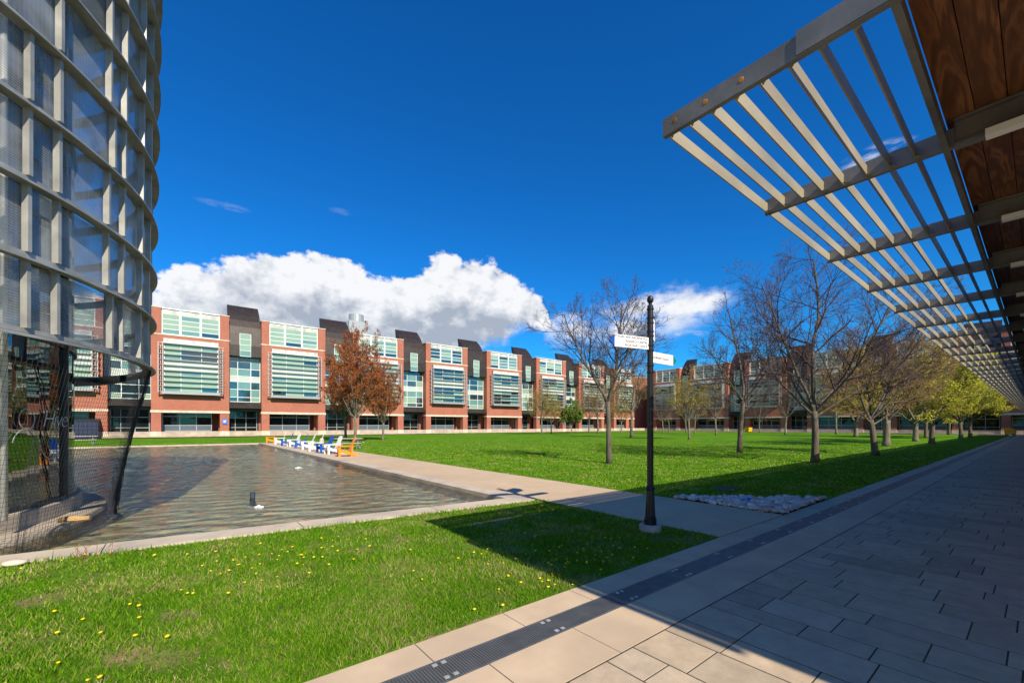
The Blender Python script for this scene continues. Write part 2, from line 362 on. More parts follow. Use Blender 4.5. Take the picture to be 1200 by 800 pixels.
# paving: slabs, drain, pavers
M['slab'] = mat('buff_slab_concrete', (.60, .455, .31), .85, var=.12, vs=2.5, bump=.35, bs=140, var2=(.51, .39, .27), vs2=.8)
M['joint'] = mat('dark_joint_sand', (.085, .075, .06), .95)
b = MB(); b.box(-45, 113.6, -9, 3.026, -.5, -.0022); o = b.build('paving_bed', M['joint']); tag(o, kind='structure')
b = MB(); x = .576 - .86 * 40
def slab(b, x0, x1, y0, y1, z, c=.006, m=0):
    n = len(b.v)
    b.v += [(x0,y0,-.1),(x1,y0,-.1),(x1,y1,-.1),(x0,y1,-.1),(x0,y0,z-c),(x1,y0,z-c),(x1,y1,z-c),(x0,y1,z-c),(x0+c,y0+c,z),(x1-c,y0+c,z),(x1-c,y1-c,z),(x0+c,y1-c,z)]
    for q in ((0,1,5,4),(1,2,6,5),(2,3,7,6),(3,0,4,7),(4,5,9,8),(5,6,10,9),(6,7,11,10),(7,4,8,11),(8,9,10,11)):
        b.f.append(tuple(n + i for i in q)); b.m.append(m)
while x < 113:
    slab(b, x + .004, x + .856, 2.715, 3.03, .001 + random.uniform(-.0006, .0006), .0013); slab(b, x + .30, x + 1.152, 1.957, 2.445, .0005 + random.uniform(-.0006, .0006), .0013); x += .86
o = b.build('slab_border', M['slab']); tag(o, kind='structure')
def rand_face_mat(name, cols, rough=.85, bump=.35, bs=110):
    m = mat(name, cols[0], rough, var=.12, vs=3, bump=bump, bs=bs); nt = m.node_tree; N = nt.nodes; L = nt.links; P = N['Principled BSDF']
    at = N.new('ShaderNodeAttribute'); at.attribute_name = 'rnd'; cr = N.new('ShaderNodeValToRGB'); e = cr.color_ramp.elements
    e[0].color = (*cols[0], 1); e[1].color = (*cols[-1], 1)
    for i, c in enumerate(cols[1:-1]): q = e.new((i + 1) / (len(cols) - 1)); q.color = (*c, 1)
    L.new(at.outputs['Fac'], cr.inputs[0])
    src = P.inputs['Base Color'].links[0].from_socket
    no = N.new('ShaderNodeTexNoise'); no.inputs['Scale'].default_value = 5; no.inputs['Detail'].default_value = 8; no.inputs['Roughness'].default_value = .7
    tc = N.new('ShaderNodeTexCoord'); L.new(tc.outputs['Object'], no.inputs['Vector'])
    mr = N.new('ShaderNodeMapRange'); mr.inputs[1].default_value = .3; mr.inputs[2].default_value = .7; mr.inputs[3].default_value = .82; mr.inputs[4].default_value = 1.18
    L.new(no.outputs['Fac'], mr.inputs[0])
    mx = N.new('ShaderNodeMix'); mx.data_type = 'RGBA'; mx.blend_type = 'MULTIPLY'; mx.inputs[0].default_value = 1
    L.new(cr.outputs[0], mx.inputs[6]); L.new(mr.outputs[0], mx.inputs[7]); L.new(mx.outputs[2], P.inputs['Base Color']); return m
M['paver'] = rand_face_mat('buff_grey_pavers', [(.46, .365, .26), (.56, .445, .32), (.40, .32, .23), (.54, .42, .29), (.48, .37, .28)])
b = MB(); fr_ = []; x = -8.; rows = [.34, .44, .28, .40, .31, .44]; i = 0
while x < 113:
    w = rows[i % 6] * random.choice((1, 1, .9, 1.1)); i += 1; y = 1.942; first = True
    while y > -5.2:
        l = random.choice((.45, .55, .65, .78, .9)); l = l * (random.uniform(.3, .9) if first else 1); first = False
        n = len(b.f); slab(b, x + .007, x + w - .007, y - l + .011, y, .0 + random.uniform(-.0006, .0006), .0013)
        fr_ += [random.random()] * (len(b.f) - n); y -= l
    x += w
o = b.build('pavers', M['paver']); tag(o, kind='structure')
a = o.data.attributes.new('rnd', 'FLOAT', 'FACE'); a.data.foreach_set('value', fr_)
M['grate'] = mat('cast_iron_grate', (.19, .20, .20), .5, .6, var=.2, vs=6)
b = MB(); x = -6.
while x < 113:
    st = .022 if x < 14 else .05
    b.box(x, x + st * .5, 2.465, 2.695, -.0018, .002); x += st
for y0 in (2.449, 2.697): b.box(-6, 113, y0, y0 + .014, -.018, .0025)
x = .576 - .86 * 7
M['bright'] = mat('bright_clip_metal', (.55, .53, .48), .4, .4)
dr = thing('trench_drain', 'long dark slotted iron drain grate running between the pale slabs', 'drain', (0, 0, 0))
b.build('grate', M['grate'], dr)
for k in range(14):
    xx = .42 + 1.03 * (k - 1)
    for dy in (2.475, 2.65):
        for dx in (-.035, .035): b = MB(); b.box(xx + dx - .018, xx + dx + .018, dy, dy + .03, .0026, .007); b.build('clip', M['bright'], dr)


# ------------------------------------------------------------------ academic buildings
def panes(b, u0, u1, z0, z1, v, cols, rows, chooser, fm, fw=.07, vd=.04):
    """glazing grid on the plane v, frames standing proud towards -v"""
    us = [u0 + (u1 - u0) * c for c in cols]; zs = [z0 + (z1 - z0) * r for r in rows]
    for i in range(len(us) - 1):
        for j in range(len(zs) - 1):
            b.face([(us[i], v, zs[j]), (us[i+1], v, zs[j]), (us[i+1], v, zs[j+1]), (us[i], v, zs[j+1])], chooser(i, j))
    for u in us: b.box(u - fw / 2, u + fw / 2, v - vd, v + .03, z0, z1, fm)
    for z in zs: b.box(u0, u1, v - vd * .8, v + .02, z - fw / 2, z + fw / 2, fm)
BM = [M['frame'], M['blind'], M['blind2'], M['spandrel'], M['glass'], M['louvre'], M['greyframe'], M['glass2'], M['darkframe'], M['lowpanel'], M['fin']]
rb = random.Random(3)
def bay(par, u0, u1, dark=False):
    b = MB()
    b.box(u0, u1, 0, 12, 3.8, 14.6); 
    for a, c in ((u0, u0 + 1.1), (u1 - 1.15, u1)):
        b.box(a, c, 0, 5, 14.62, 18.3); b.box(a, c, .0, 1.1, .8, 3.52); b.box(a, c, 3.0, 4.0, .8, 3.8)
        b.box(a - .06, c + .06, -.06, 5.06, 18.3, 18.42, 1); b.box(a - .05, c + .05, -.05, 1.15, 0, .8, 1)
    b.box(u0 - .05, u1 + .05, -.06, 1.3, 14.5, 14.66, 1)
    b.box(u0 - .07, u1 + .07, -.07, 1.3, 3.50, 3.83, 1)
    b.box(u0 + 1.1, u1 - 1.15, 1.0, 12, 14.6, 18.1, 2)
    o = b.build('brick_bay', [M['brick'], M['stone'], M['roof']], par)
    # upper window strip
    w = MB(); a, c = u0 + 1.12, u1 - 1.17
    w.box(a, c, .45, 1.02, 14.62, 18.35, 6)
    t = rb.random()
    panes(w, a, c, 14.75, 17.55, .42, (0, .31, .66, 1), (0, .25, .5, .75, 1), lambda i, j: rb.choice((1, 1, 1, 2) if not dark else (2, 4, 4, 1)) if j else rb.choice((1, 2, 4)), 0, .09, .05)
    w.box(a, c, .35, .44, 17.58, 18.3, 5); w.box(a - .02, c + .02, .22, 1.0, 18.3, 18.46, 0)
    for q in (0, .31, .66, 1): uu = a + (c - a) * q; w.box(uu - .13, uu + .13, .3, .46, 14.66, 18.3, 0)
    w.box(a, c, .2, .46, 14.66, 14.78, 0)
    w.build('upper_window', BM, o)
    # projecting window
    w = MB(); a, c = u0 + 1.35, u1 - 1.4
    w.box(a, c, -.48, .0, 6.3, 14.0, 6)
    zb, zt = 6.5, 13.25; nr = 9
    def ch(i, j):
        if j in (4, 5): return 3
        if dark: return rb.choice((4, 4, 2, 4, 1))
        if j in (0, 6, 7): return rb.choice((1, 1, 4, 2))
        return rb.choice((1, 1, 1, 2))
    panes(w, a + .1, c - .1, zb, zt, -.51, (0, .3, .69, 1), [k / nr for k in range(nr + 1)], ch, 0, .06, .04)
    w.box(a, c, -.62, -.5, 13.27, 14.0, 5)
    w.build('bay_window', BM, o)
    w = MB()
    for k in range(nr + 1):
        z = zb + (zt - zb) * k / nr; w.box(a - .65, c + .65, -.98, -.62, z - .022, z + .022, 10)
    for uu in (a - .55, a - .05, c + .05, c + .55): w.box(uu - .04, uu + .03, -.9, -.66, zb - .2, zt + .1, 10)
    for uu in (a - .3, c + .3): w.box(uu - .03, uu + .03, -.64, -.61, zb, zt, 6)
    w.box(a - .2, c + .2, -1.0, -.50, 6.12, 6.42, 6)
    w.box(a - .2, c + .2, -.95, -.63, 13.3, 13.36, 0)
    w.build('sun_louvres', BM, o)
    # ground floor glazing
    w = MB(); a, c = u0 + 1.1, u1 - 1.15
    w.box(a + .05, c - .9, 2.35, 2.6, .8, 3.8, 8)
    panes(w, a + .1, c - .95, .85, 3.6, 2.32, (0, .34, .68, 1), (0, .3, .78, 1), lambda i, j: 9 if j == 0 else 7, 6, .1, .05)
    w.build('ground_window', BM, o)
    return o

def shell_prof():
    o_ = [(.32, 12.5), (.36, 14.2), (.62, 16.0), (.98, 17.2), (1.5, 18.3), (2.2, 19.3), (3.05, 20.2), (4.1, 21.1)]
    i_ = [(4.2, 20.95), (3.2, 20.05), (2.35, 19.15), (1.68, 18.15), (1.2, 17.1), (.85, 16.0), (.58, 14.4), (.55, 12.5)]
    return o_, i_
def gap(par, g0, g1):
    o_, i_ = shell_prof(); mid = (g0 + g1) / 2; g0s, g1s = g0 + .01, g1 - .01
    b = MB()
    b.prism(o_ + i_, g0s, mid - .75, axis='x'); b.prism(o_ + i_, mid + .75, g1s, axis='x')
    b.prism(o_[2:] + i_[:6], mid - .749, mid + .749, axis='x')
    for a in (g0s, g1s - .15): b.prism([(.5, 12.5), (.8, 16.), (1.7, 18.2), (4.15, 20.9), (2.6, 12.5)], a, a + .15, axis='x')
    sh = b.build('curved_roof', M['bronze'], par)
    w = MB(); panes(w, mid - .74, mid + .74, 12.5, 16.0, .42, (0, 1), (0, .25, .5, .75, 1), lambda i, j: 1 if j else 2, 0, .07, .05); w.build('slot_window', BM, sh)
    w = MB(); w.box(g0 + .02, g1 - .02, 1.5, 12, 3.9, 17, 8)
    panes(w, g0 + .05, g1 - .05, 5.4, 12.6, 1.45, (0, .28, .7, 1), (0, .1, .27, .44, .56, .72, .88, 1), lambda i, j: 3 if j == 3 else rb.choice((4, 4, 2, 1) if j else (4, 1)), 0, .09, .06)
    w.build('stair_glazing', BM, par)
    b = MB(); b.prism([(-.15, 4.35), (-.15, 4.5), (1.2, 5.3), (1.44, 5.3), (1.44, 4.25)], g0 + .03, g1 - .03, axis='x'); b.build('entrance_canopy', M['bronze'], par)
    w = MB(); w.box(g0, g1, 3.1, 4, .3, 4.3, 8)
    panes(w, g0 + .05, g1 - .3, .4, 4.0, 3.05, (0, .25, .62, 1), (0, .26, .68, 1), lambda i, j: 7, 6, .09, .05)
    w.build('entrance_glazing', BM, par)

def building(name, label, loc, rz, bays, lo, hi, dark=False):
    t = thing(name, label, 'building', loc, rz)
    for (a, c) in bays: bay(t, a, c, dark or a > 36)
    allb = [(lo - 3, lo)] + bays + [(hi, hi + 3)]
    for p, q in zip(bays[:-1], bays[1:]): gap(t, p[1], q[0])
    b = MB(); b.box(lo, hi, 4.2, 30, 0, 17.2); b.box(lo, hi, 5.2, 30, 17.2, 17.9, 1)
    b.build('main_block', [M['brick'], M['roof']], t)
    b = MB(); b.box(lo, hi, .12, 4.1, 0.0, .78); b.box(lo, hi, -.5, .1, 0, .16); b.build('stone_plinth', M['plinth'], t)
    for (a, c) in bays:
        b = MB(); b.box(a + 1.28, c - 1.28, 1.99, 2.05, 19.08, 19.13); b.box(a + 1.28, c - 1.28, 2.0, 2.04, 18.6, 18.63)
        for k in range(9):
            u = a + 1.3 + (c - a - 2.6) * k / 8; b.box(u - .02, u + .02, 2.0, 2.04, 18.1, 19.1)
        b.build('roof_railing', M['greyframe'], t)
    return t
LB = [(-46.5, -36.8), (-32.0, -22.3), (-17.4, -7.5), (-3.1, 6.0), (10.3, 19.9), (24.6, 34.3), (39.1, 49.0), (54.1, 64.3), (69.0, 79.3), (84.3, 94.8), (99.2, 109)]
north = building('academic_building', 'long red brick academic building with green blinds behind the pool and chairs', (0, 77.3, 0), 0, LB, -60, 150)
EB = [(-74.5, -65.6), (-62.4, -51.7), (-47.6, -38.1), (-33.8, -23.6), (-19.4, -9.3), (-4.4, 5.3), (9.8, 19.5)]
east = building('academic_building', 'darker red brick academic building closing the far end of the walkway behind bare trees', (114.5, 0, 0), R(-90), EB, -77.2, 34, True)
# roof plant
b = MB(); b.box(27.3, 31.3, 11, 15, 17.2, 23.3); b.lathe([(1.5, 23.3), (1.5, 24.9), (1.35, 24.9)], 20, (29.3, 12.6), cap=True); b.bar((26.9, 10.9, 23.4), (26.9, 10.9, 17), .1, .1); b.bar((31.9, 10.9, 23.2), (31.9, 10.9, 17), .1, .1)
b.box(25.1, 26.7, 11, 13, 17.2, 21.0); b.build('cooling_tower', M['greyframe'], north)
b = MB()
for k in range(5): 
    b.prism([(6, 19.0), (6.1, 19.1), (8, 20.1), (8, 20.0)], 11.6 + k * 1.25, 12.75 + k * 1.25, axis='x')
M['solar'] = mat('blue_solar_glass', (.01, .06, .16), .15, var=.1, coat=.5)
b.build('solar_panel', M['solar'], north)

# small things on the buildings
M['blue'] = mat('royal_blue_paint', (.002, .075, .42), .4, var=.1)
M['signblue'] = mat('sign_blue', (.01, .16, .62), .4, var=.05)
M['white'] = mat('white_paint', (.80, .80, .78), .45, var=.04)
M['yellow'] = mat('yellow_plastic', (.80, .42, .01), .45, var=.08)
def wall_sign(loc, rz, label):
    t = thing('wall_sign', label, 'sign', loc, rz, 'blue wall signs on the brick piers')
    b = MB(); b.box(-.3, .3, -.04, 0, -.4, .4); b.build('panel', M['signblue'], t)
    b = MB(); b.box(-.2, .2, -.046, -.041, .12, .2); b.box(-.2, .1, -.046, -.041, -.02, .06); b.box(-.2, .15, -.046, -.041, -.16, -.08); b.build('lettering', M['white'], t)
wall_sign((5.45, 77.22, 2.25), 0, 'small blue sign on the brick pier behind the left end of the chairs')
wall_sign((114.42, 9.85, 2.3), R(-90), 'small blue sign on the brick pier between leafy trees at far right')
wall_sign((78.7, 77.22, 2.3), 0, 'small blue sign on the brick pier behind the slim tree left of the signpost')
def bin_(loc, rz, label, m, s=1, name='wheeled_bin'):
    t = thing(name, label, 'bin', loc, rz); b = MB()
    n = len(b.v); b.prism([(-.5, .12), (.5, .12), (.62, .95), (-.62, .95)], -.4 * s, .4 * s, axis='y'); o = b.build('tub', m, t)
    b = MB(); b.prism([(-.68, .95), (.68, .95), (.6, 1.06), (-.55, 1.12)], -.44 * s, .44 * s, axis='y'); b.build('lid', m, t)
    b = MB()
    for x in (-.4, .4):
        b.tube([(x, -.46 * s, .1), (x, .46 * s, .1)], .1, 10)
    b.build('wheels', M['blackmetal'], t)
    return t
bin_((112.6, 3.3, 0), R(75), 'yellow bin at the far end of the covered walkway beside the brick pier', M['yellow'], 1.2)
bin_((112.4, atX(877, 112.4), 0), R(75), 'yellow bin in front of the brick building behind the mossy bare tree', M['yellow'], 1.5)
def skip(x, m, label, w=3.2):
    t = thing('waste_container', label, 'container', (x, 76.3, .0), 0); b = MB()
    b.prism([(-w/2, .0), (w/2, 0), (w/2, 2.3), (-w/2, 2.3)], -.9, .9, axis='y')
    for k in range(8): u = -w/2 + w * (k + .5) / 8; b.box(u - .05, u + .05, -1.0, -.9, .1, 2.2)
    b.build('body', m, t); b = MB(); b.prism([(-1, 2.3), (1, 2.3), (.9, 2.55), (-.9, 2.45)], -w/2 - .05, w/2 + .05, axis='x'); b.build('lid', M['blackmetal'], t)
skip(-13.2, M['blue'], 'blue ribbed container under the brick bay seen through the netting', 2.6)
skip(-9.8, mat('navy_paint', (.01, .02, .06), .5), 'dark navy container beside the blue one under the brick bay')

# ------------------------------------------------------------------ glass tower in the pool
TC = Vector((-7.0, 12.07, 0))
def cylang(px, Rr):
    d = ray(px).normalized(); bq = d.dot(TC); c = TC.length_squared - Rr * Rr; disc = bq * bq - c
    if disc < 0: disc = 0
    p = d * (bq - math.sqrt(disc)); q = p - TC; return math.atan2(q.y, q.x)
tw = thing('glass_tower', 'round glass pavilion wrapped in curved steel hoops and mesh screens standing in the pool', 'tower', (TC.x, TC.y, 0))
def Rz(z): return 6.47 + .014 * (z - 3)
ZR = [2.93 + 1.02 * k for k in range(10)]
b = MB()
for k, z in enumerate(ZR):
    r = Rz(z)
    b = MB(); b.lathe([(r - .10, z - .02), (r + .13, z - .06), (r + .13, z - .03), (r + .02, z + .0), (r + .02, z + .07), (r - .02, z + .07), (r - .02, z + .0), (r - .10, z + .0), (r - .10, z - .02)], 120)
    b.build('hoop', M['galv'], tw, smooth=False)
# mesh screens
m = bpy.data.materials.new('perforated_mesh_screen'); nt, N, L, P = nodes_of(m)
P.inputs['Base Color'].default_value = (.52, .57, .61, 1); P.inputs['Metallic'].default_value = .1; P.inputs['Roughness'].default_value = .38
tc = N.new('ShaderNodeTexCoord'); sp = N.new('ShaderNodeSeparateXYZ'); L.new(tc.outputs['Object'], sp.inputs[0])
def mn(op, a, b_=None):
    n = N.new('ShaderNodeMath'); n.operation = op
    for i, x in enumerate((a, b_)):
        if x is None: continue
        if isinstance(x, (int, float)): n.inputs[i].default_value = x
        else: L.new(x, n.inputs[i])
    return n.outputs[0]
ang = mn('ARCTAN2', sp.outputs[1], sp.outputs[0])
s1 = mn('FRACT', mn('MULTIPLY', sp.outputs[2], 28)); s2 = mn('FRACT', mn('MULTIPLY', ang, 110))
cov = mn('ADD', mn('MULTIPLY', mn('GREATER_THAN', s1, .5), .14), mn('MULTIPLY', mn('GREATER_THAN', s2, .6), .05))
no = N.new('ShaderNodeTexNoise'); no.inputs['Scale'].default_value = .9; no.inputs['Detail'].default_value = 3; no.inputs['Distortion'].default_value = 1.2; L.new(tc.outputs['Object'], no.inputs['Vector'])
mr = N.new('ShaderNodeMapRange'); mr.inputs[1].default_value = .38; mr.inputs[2].default_value = .62; mr.inputs[3].default_value = -.16; mr.inputs[4].default_value = .22; L.new(no.outputs['Fac'], mr.inputs[0])
fac = mn('ADD', mn('ADD', cov, .42), mr.outputs[0])
tr = N.new('ShaderNodeBsdfTransparent'); mx = N.new('ShaderNodeMixShader'); L.new(fac, mx.inputs[0]); tl = N.new('ShaderNodeBsdfTranslucent'); tl.inputs[0].default_value = (.66, .66, .60, 1); m0 = N.new('ShaderNodeMixShader'); m0.inputs[0].default_value = .4; L.new(P.outputs[0], m0.inputs[1]); L.new(tl.outputs[0], m0.inputs[2])
L.new(tr.outputs[0], mx.inputs[1]); L.new(m0.outputs[0], mx.inputs[2]); L.new(mx.outputs[0], N['Material Output'].inputs['Surface'])
M['screen'] = m
tip_a = math.atan2(-TC.y, -TC.x)       # direction from the tower to the camera
for k in range(len(ZR) - 1):
    b = MB(); r = Rz(ZR[k]) - .04
    if k == 0: b.lathe([(r, ZR[k] + .05), (r, ZR[k+1] - .07)], 100, a0=tip_a - 1.6, a1=tip_a + 1.42)
    else: b.lathe([(r, ZR[k] + .05), (r, ZR[k+1] - .07)], 120)
    b.v = b.v; b.build('mesh_screen', M['screen'], tw, smooth=True)
# uprights
base = [cylang(px, 6.5) for px in (66, 124, 142, 163)]
A0 = base[0]; allang = set()
rt = random.Random(5)
step = (cylang(142, 6.5) - cylang(66, 6.5)); ups = []
for k in range(len(ZR) - 1):
    r = Rz(ZR[k]) + .02; ang_list = [A0 + step * j for j in range(-3, int(2 * math.pi / step) - 3)]
    ang_list += [cylang(124, 6.5), cylang(163, 6.5)] if k % 3 else [cylang(31, 6.5), cylang(163, 6.5), cylang(124, 6.5) + .02]
    if k in (1, 2): ang_list.append(cylang(31, 6.5))
    for a in ang_list:
        dd_ = abs((a - tip_a + math.pi) % (2 * math.pi) - math.pi); ups.append((dd_, a, k, r))
ups.sort(); rest = MB()
for i_, (dd_, a, k, r) in enumerate(ups):
    c, s = math.cos(a), math.sin(a); p = Vector((c * r, s * r, 0)); b = MB() if i_ < 98 else rest
    b.bar(p + Vector((0, 0, ZR[k] + .07)), p + Vector((0, 0, ZR[k+1] - .03)), .05, .085, (c, s, 0))
    if i_ < 98: b.build('upright', M['galv'], tw)
o = rest.build('uprights', M['galv'], tw); o['kind'] = 'stuff'
b = MB(); b.lathe([(6.3, 12.0), (6.62, 12.05), (6.62, 12.2), (0.01, 12.45)], 90); b.build('roof', M['greyframe'], tw)
# drum of dark glass, floors, core
m = bpy.data.materials.new('tinted_tower_glass'); nt, N, L, P = nodes_of(m); N.remove(P)
tr = N.new('ShaderNodeBsdfTransparent'); tr.inputs[0].default_value = (.07, .16, .14, 1); gl = N.new('ShaderNodeBsdfGlossy'); gl.inputs['Roughness'].default_value = .015; gl.inputs[0].default_value = (.8, .9, .9, 1)
fr = N.new('ShaderNodeFresnel'); fr.inputs['IOR'].default_value = 3.6
no = N.new('ShaderNodeTexNoise'); no.inputs['Scale'].default_value = .8; tc = N.new('ShaderNodeTexCoord'); L.new(tc.outputs['Object'], no.inputs['Vector'])
bp = N.new('ShaderNodeBump'); bp.inputs['Distance'].default_value = .01; bp.inputs['Strength'].default_value = .5; L.new(no.outputs['Fac'], bp.inputs['Height']); L.new(bp.outputs[0], gl.inputs['Normal'])
mx = N.new('ShaderNodeMixShader'); L.new(fr.outputs[0], mx.inputs[0]); L.new(tr.outputs[0], mx.inputs[1]); L.new(gl.outputs[0], mx.inputs[2]); L.new(mx.outputs[0], N['Material Output'].inputs['Surface'])
M['tglass'] = m
RG = 5.3
aR = cylang(75, RG); a_m = [aR + R(1)]
NP = 11; angs = [aR + 2 * math.pi * j / NP for j in range(NP)]
gd = MB()
for j in range(NP):
    a, c = angs[j], angs[j] + 2 * math.pi / NP
    sub = 10
    for s_ in range(sub):
        p, q = a + (c - a) * s_ / sub, a + (c - a) * (s_ + 1) / sub
        gd.face([(RG*math.cos(p), RG*math.sin(p), .32), (RG*math.cos(q), RG*math.sin(q), .32), (RG*math.cos(q), RG*math.sin(q), 12), (RG*math.cos(p), RG*math.sin(p), 12)])
gd = gd.build('glass_drum', M['tglass'], tw, smooth=True)
b = MB()
for a in angs:
    c, s = math.cos(a), math.sin(a); b.bar((c*(RG+.02), s*(RG+.02), .3), (c*(RG+.02), s*(RG+.02), 12), .06, .08, (c, s, 0))
b.lathe([(RG - .05, .3), (RG + .05, .3), (RG + .05, .38), (RG - .05, .38)], 90)
for z in (3.15, 7.2): b.lathe([(RG - .04, z), (RG + .045, z), (RG + .045, z + .12), (RG - .04, z + .12)], 90)
b.build('mullions', M['darkframe'], gd)
ac = cylang(12, 5.7)
b = MB(); c, s = math.cos(ac), math.sin(ac); b.tube([(c*5.62, s*5.62, .3), (c*5.62, s*5.62, 12)], .042, 14); b.build('pale_mast', M['panelcol'], tw, smooth=True)
M['interior'] = mat('interior_plaster', (.30, .29, .26), .8)
b = MB(); 
for z in (.33, 3.25, 7.3, 11.2): b.lathe([(.01, z), (RG - .08, z), (RG - .08, z + .28), (.01, z + .28)], 48)
b.lathe([(1.3, .3), (1.3, 12)], 24)
for j in range(6):
    a = j * 1.05 + .3; b.tube([(3.6*math.cos(a), 3.6*math.sin(a), .3), (3.6*math.cos(a), 3.6*math.sin(a), 12)], .14, 10)
b.build('interior', M['interior'], tw)
# brackets under the back of the lowest hoop
b = MB(); r = 6.1
b.lathe([(r - .06, 2.72), (r + .06, 2.72), (r + .06, 2.86), (r - .06, 2.86), (r - .06, 2.72)], 60, a0=tip_a + 1.25, a1=tip_a + 4.5)
b.lathe([(r - .06, 3.72), (r + .06, 3.72), (r + .06, 3.84), (r - .06, 3.84), (r - .06, 3.72)], 80, a0=tip_a + 1.6, a1=tip_a + 4.5)
for px_ in range(4):
    a = tip_a + 1.75 + px_ * .45; c, s = math.cos(a), math.sin(a); b.bar((c*r, s*r, 2.8), (c*r, s*r, 3.85), .10, .16, (c, s, 0))
for j in range(5):
    a = tip_a + 1.55 + j * .5; c, s = math.cos(a), math.sin(a); b.bar((c*(RG+.1), s*(RG+.1), 2.80), (c*6.4, s*6.4, 2.86), .05, .10)
b.build('ring_brackets', M['darkframe'], tw)
# plinth and ledge
b = MB(); b.lathe([(5.42, -.2), (5.42, .30), (5.40, .32), (RG - .2, .32)], 110); b.build('plinth', M['concrete'], tw, smooth=False)
b = MB(); b.lathe([(5.80, -.5), (5.80, -.01), (5.78, .05), (5.2, .06)], 110); b.build('ledge', M['concrete'], tw)
# white script on the glass, facing the lawn
def text_mesh(txt, size, ext=.002, shear=0, align='LEFT', spacing=1.0, offset=0.0):
    cu = bpy.data.curves.new('t', 'FONT'); cu.body = txt; cu.size = size; cu.extrude = ext; cu.shear = shear; cu.align_x = align; cu.space_character = spacing; cu.offset = offset; cu.resolution_u = 3
    o = bpy.data.objects.new('t', cu); COL.objects.link(o); dg = bpy.context.evaluated_depsgraph_get(); me = bpy.data.meshes.new_from_object(o.evaluated_get(dg))
    bpy.data.objects.remove(o); return me
def place_text(me, name, mt, parent, origin, xdir, up, sub=None):
    xd = Vector(xdir).normalized(); u = Vector(up).normalized(); n = xd.cross(u)
    mtx = Matrix((( xd.x, u.x, n.x, origin[0]), (xd.y, u.y, n.y, origin[1]), (xd.z, u.z, n.z, origin[2]), (0, 0, 0, 1)))
    me.transform(mtx); me.materials.clear(); me.materials.append(mt); o = bpy.data.objects.new(name, me); COL.objects.link(o); o.parent = parent; return o
at_ = cylang(46, RG); c, s = math.cos(at_), math.sin(at_)
place_text(text_mesh('Hive', .46, .001, .35, 'LEFT', .85, -.010), 'lettering', M['white'], gd, (c*(RG+.03) , s*(RG+.03), 1.66), (-s, c, 0), (0, 0, 1))
b = MB()
for (cx, cz, rr, a0, a1) in ((-.35, 1.80, .17, 0, 6.3), (-.35, 1.35, .30, .2, 2.9), (.3, 1.45, .35, 3.3, 5.6)):
    pts = []
    for k in range(25):
        t = a0 + (a1 - a0) * k / 24; aa = at_ + (cx + rr * math.cos(t)) / RG; pts.append(((RG + .03) * math.cos(aa), (RG + .03) * math.sin(aa), cz + rr * math.sin(t)))
    b.tube(pts, .006, 4)
b.build('drawn_loops', M['white'], gd)

# netting round the tower foot: a thing of its own
nm = mat('black_net_cord', (.02, .02, .022), .7)
net = thing('safety_net', 'black netting draped from the lowest hoop of the tower down to the water', 'net', (TC.x, TC.y, 0))
def netR(t, a):
    # t = 0 at top, 1 at the water
    r = 6.50 - .62 * t ** 1.3 - .10 * math.sin(math.pi * t)
    return r + .05 * math.sin(a * 9) * t + .03 * math.sin(a * 23 + 1) * t
b = MB(); a_lo, a_hi = tip_a - .9, tip_a + 1.35; sp_ = .066
nv = int((a_hi - a_lo) * 6.2 / sp_); gather = [cylang(36, 6.2), cylang(48, 6.2)]
def warp(a, t):
    for g_ in gather: 
        d = a - g_; a -= .55 * d * math.exp(-(d / .03) ** 2) * t
    return a
def npnt(a, t): aa = warp(a, t); r = netR(t, aa); return (r * math.cos(aa), r * math.sin(aa), 2.92 - 3.12 * t)
for i in range(nv + 1):
    a = a_lo + (a_hi - a_lo) * i / nv; b.tube([npnt(a, k / 9) for k in range(10)], .0024, 3, cap=False)
nh = int(3.2 / sp_)
for j in range(nh + 1):
    t = j / nh; b.tube([npnt(a_lo + (a_hi - a_lo) * i / (nv // 2), t) for i in range(nv // 2 + 1)], .0024, 3, cap=False)
b.build('mesh', nm, net)
b = MB(); aT = cylang(400, 6.5)
aT = math.atan2((ray(183).normalized() * 12.3 - TC).y, (ray(183).normalized() * 12.3 - TC).x)
for k in range(12):
    rr = random.Random(k); a = aT + rr.uniform(-.045, .03)
    b.tube([(npnt(a, t / 9)[0] + rr.uniform(-.03, .03), npnt(a, t / 9)[1] + rr.uniform(-.03, .03), npnt(a, t / 9)[2]) for t in range(10)], .008, 4)
for g_ in gather: 
    for k in range(2): b.tube([npnt(g_ + .006 * k, .45 + .55 * t / 9) for t in range(10)], .004, 4)
b.tube([npnt(a_lo + (a_hi - a_lo) * i / 60, 0) for i in range(61)], .012, 5)
b.build('edge_rope', nm, net)

# wooden block on the ledge
M['wood'] = mat('raw_wood', (.42, .27, .12), .8, var=.25, vs=8, stretch=(1, 4, 4))
p = G(87, 613, .06)
b = MB(); pts = [(-.2, 0, .07), (-.08, .0, .08), (.05, .01, .07), (.2, .0, .075)]; b.tube(pts, [.04, .05, .05, .035], 7)
o = b.build('driftwood_block', M['wood']); o.location = p; o.rotation_euler = (0, 0, R(-15)); tag(o, 'short tan wooden block lying on the pale ledge inside the net', 'wood')

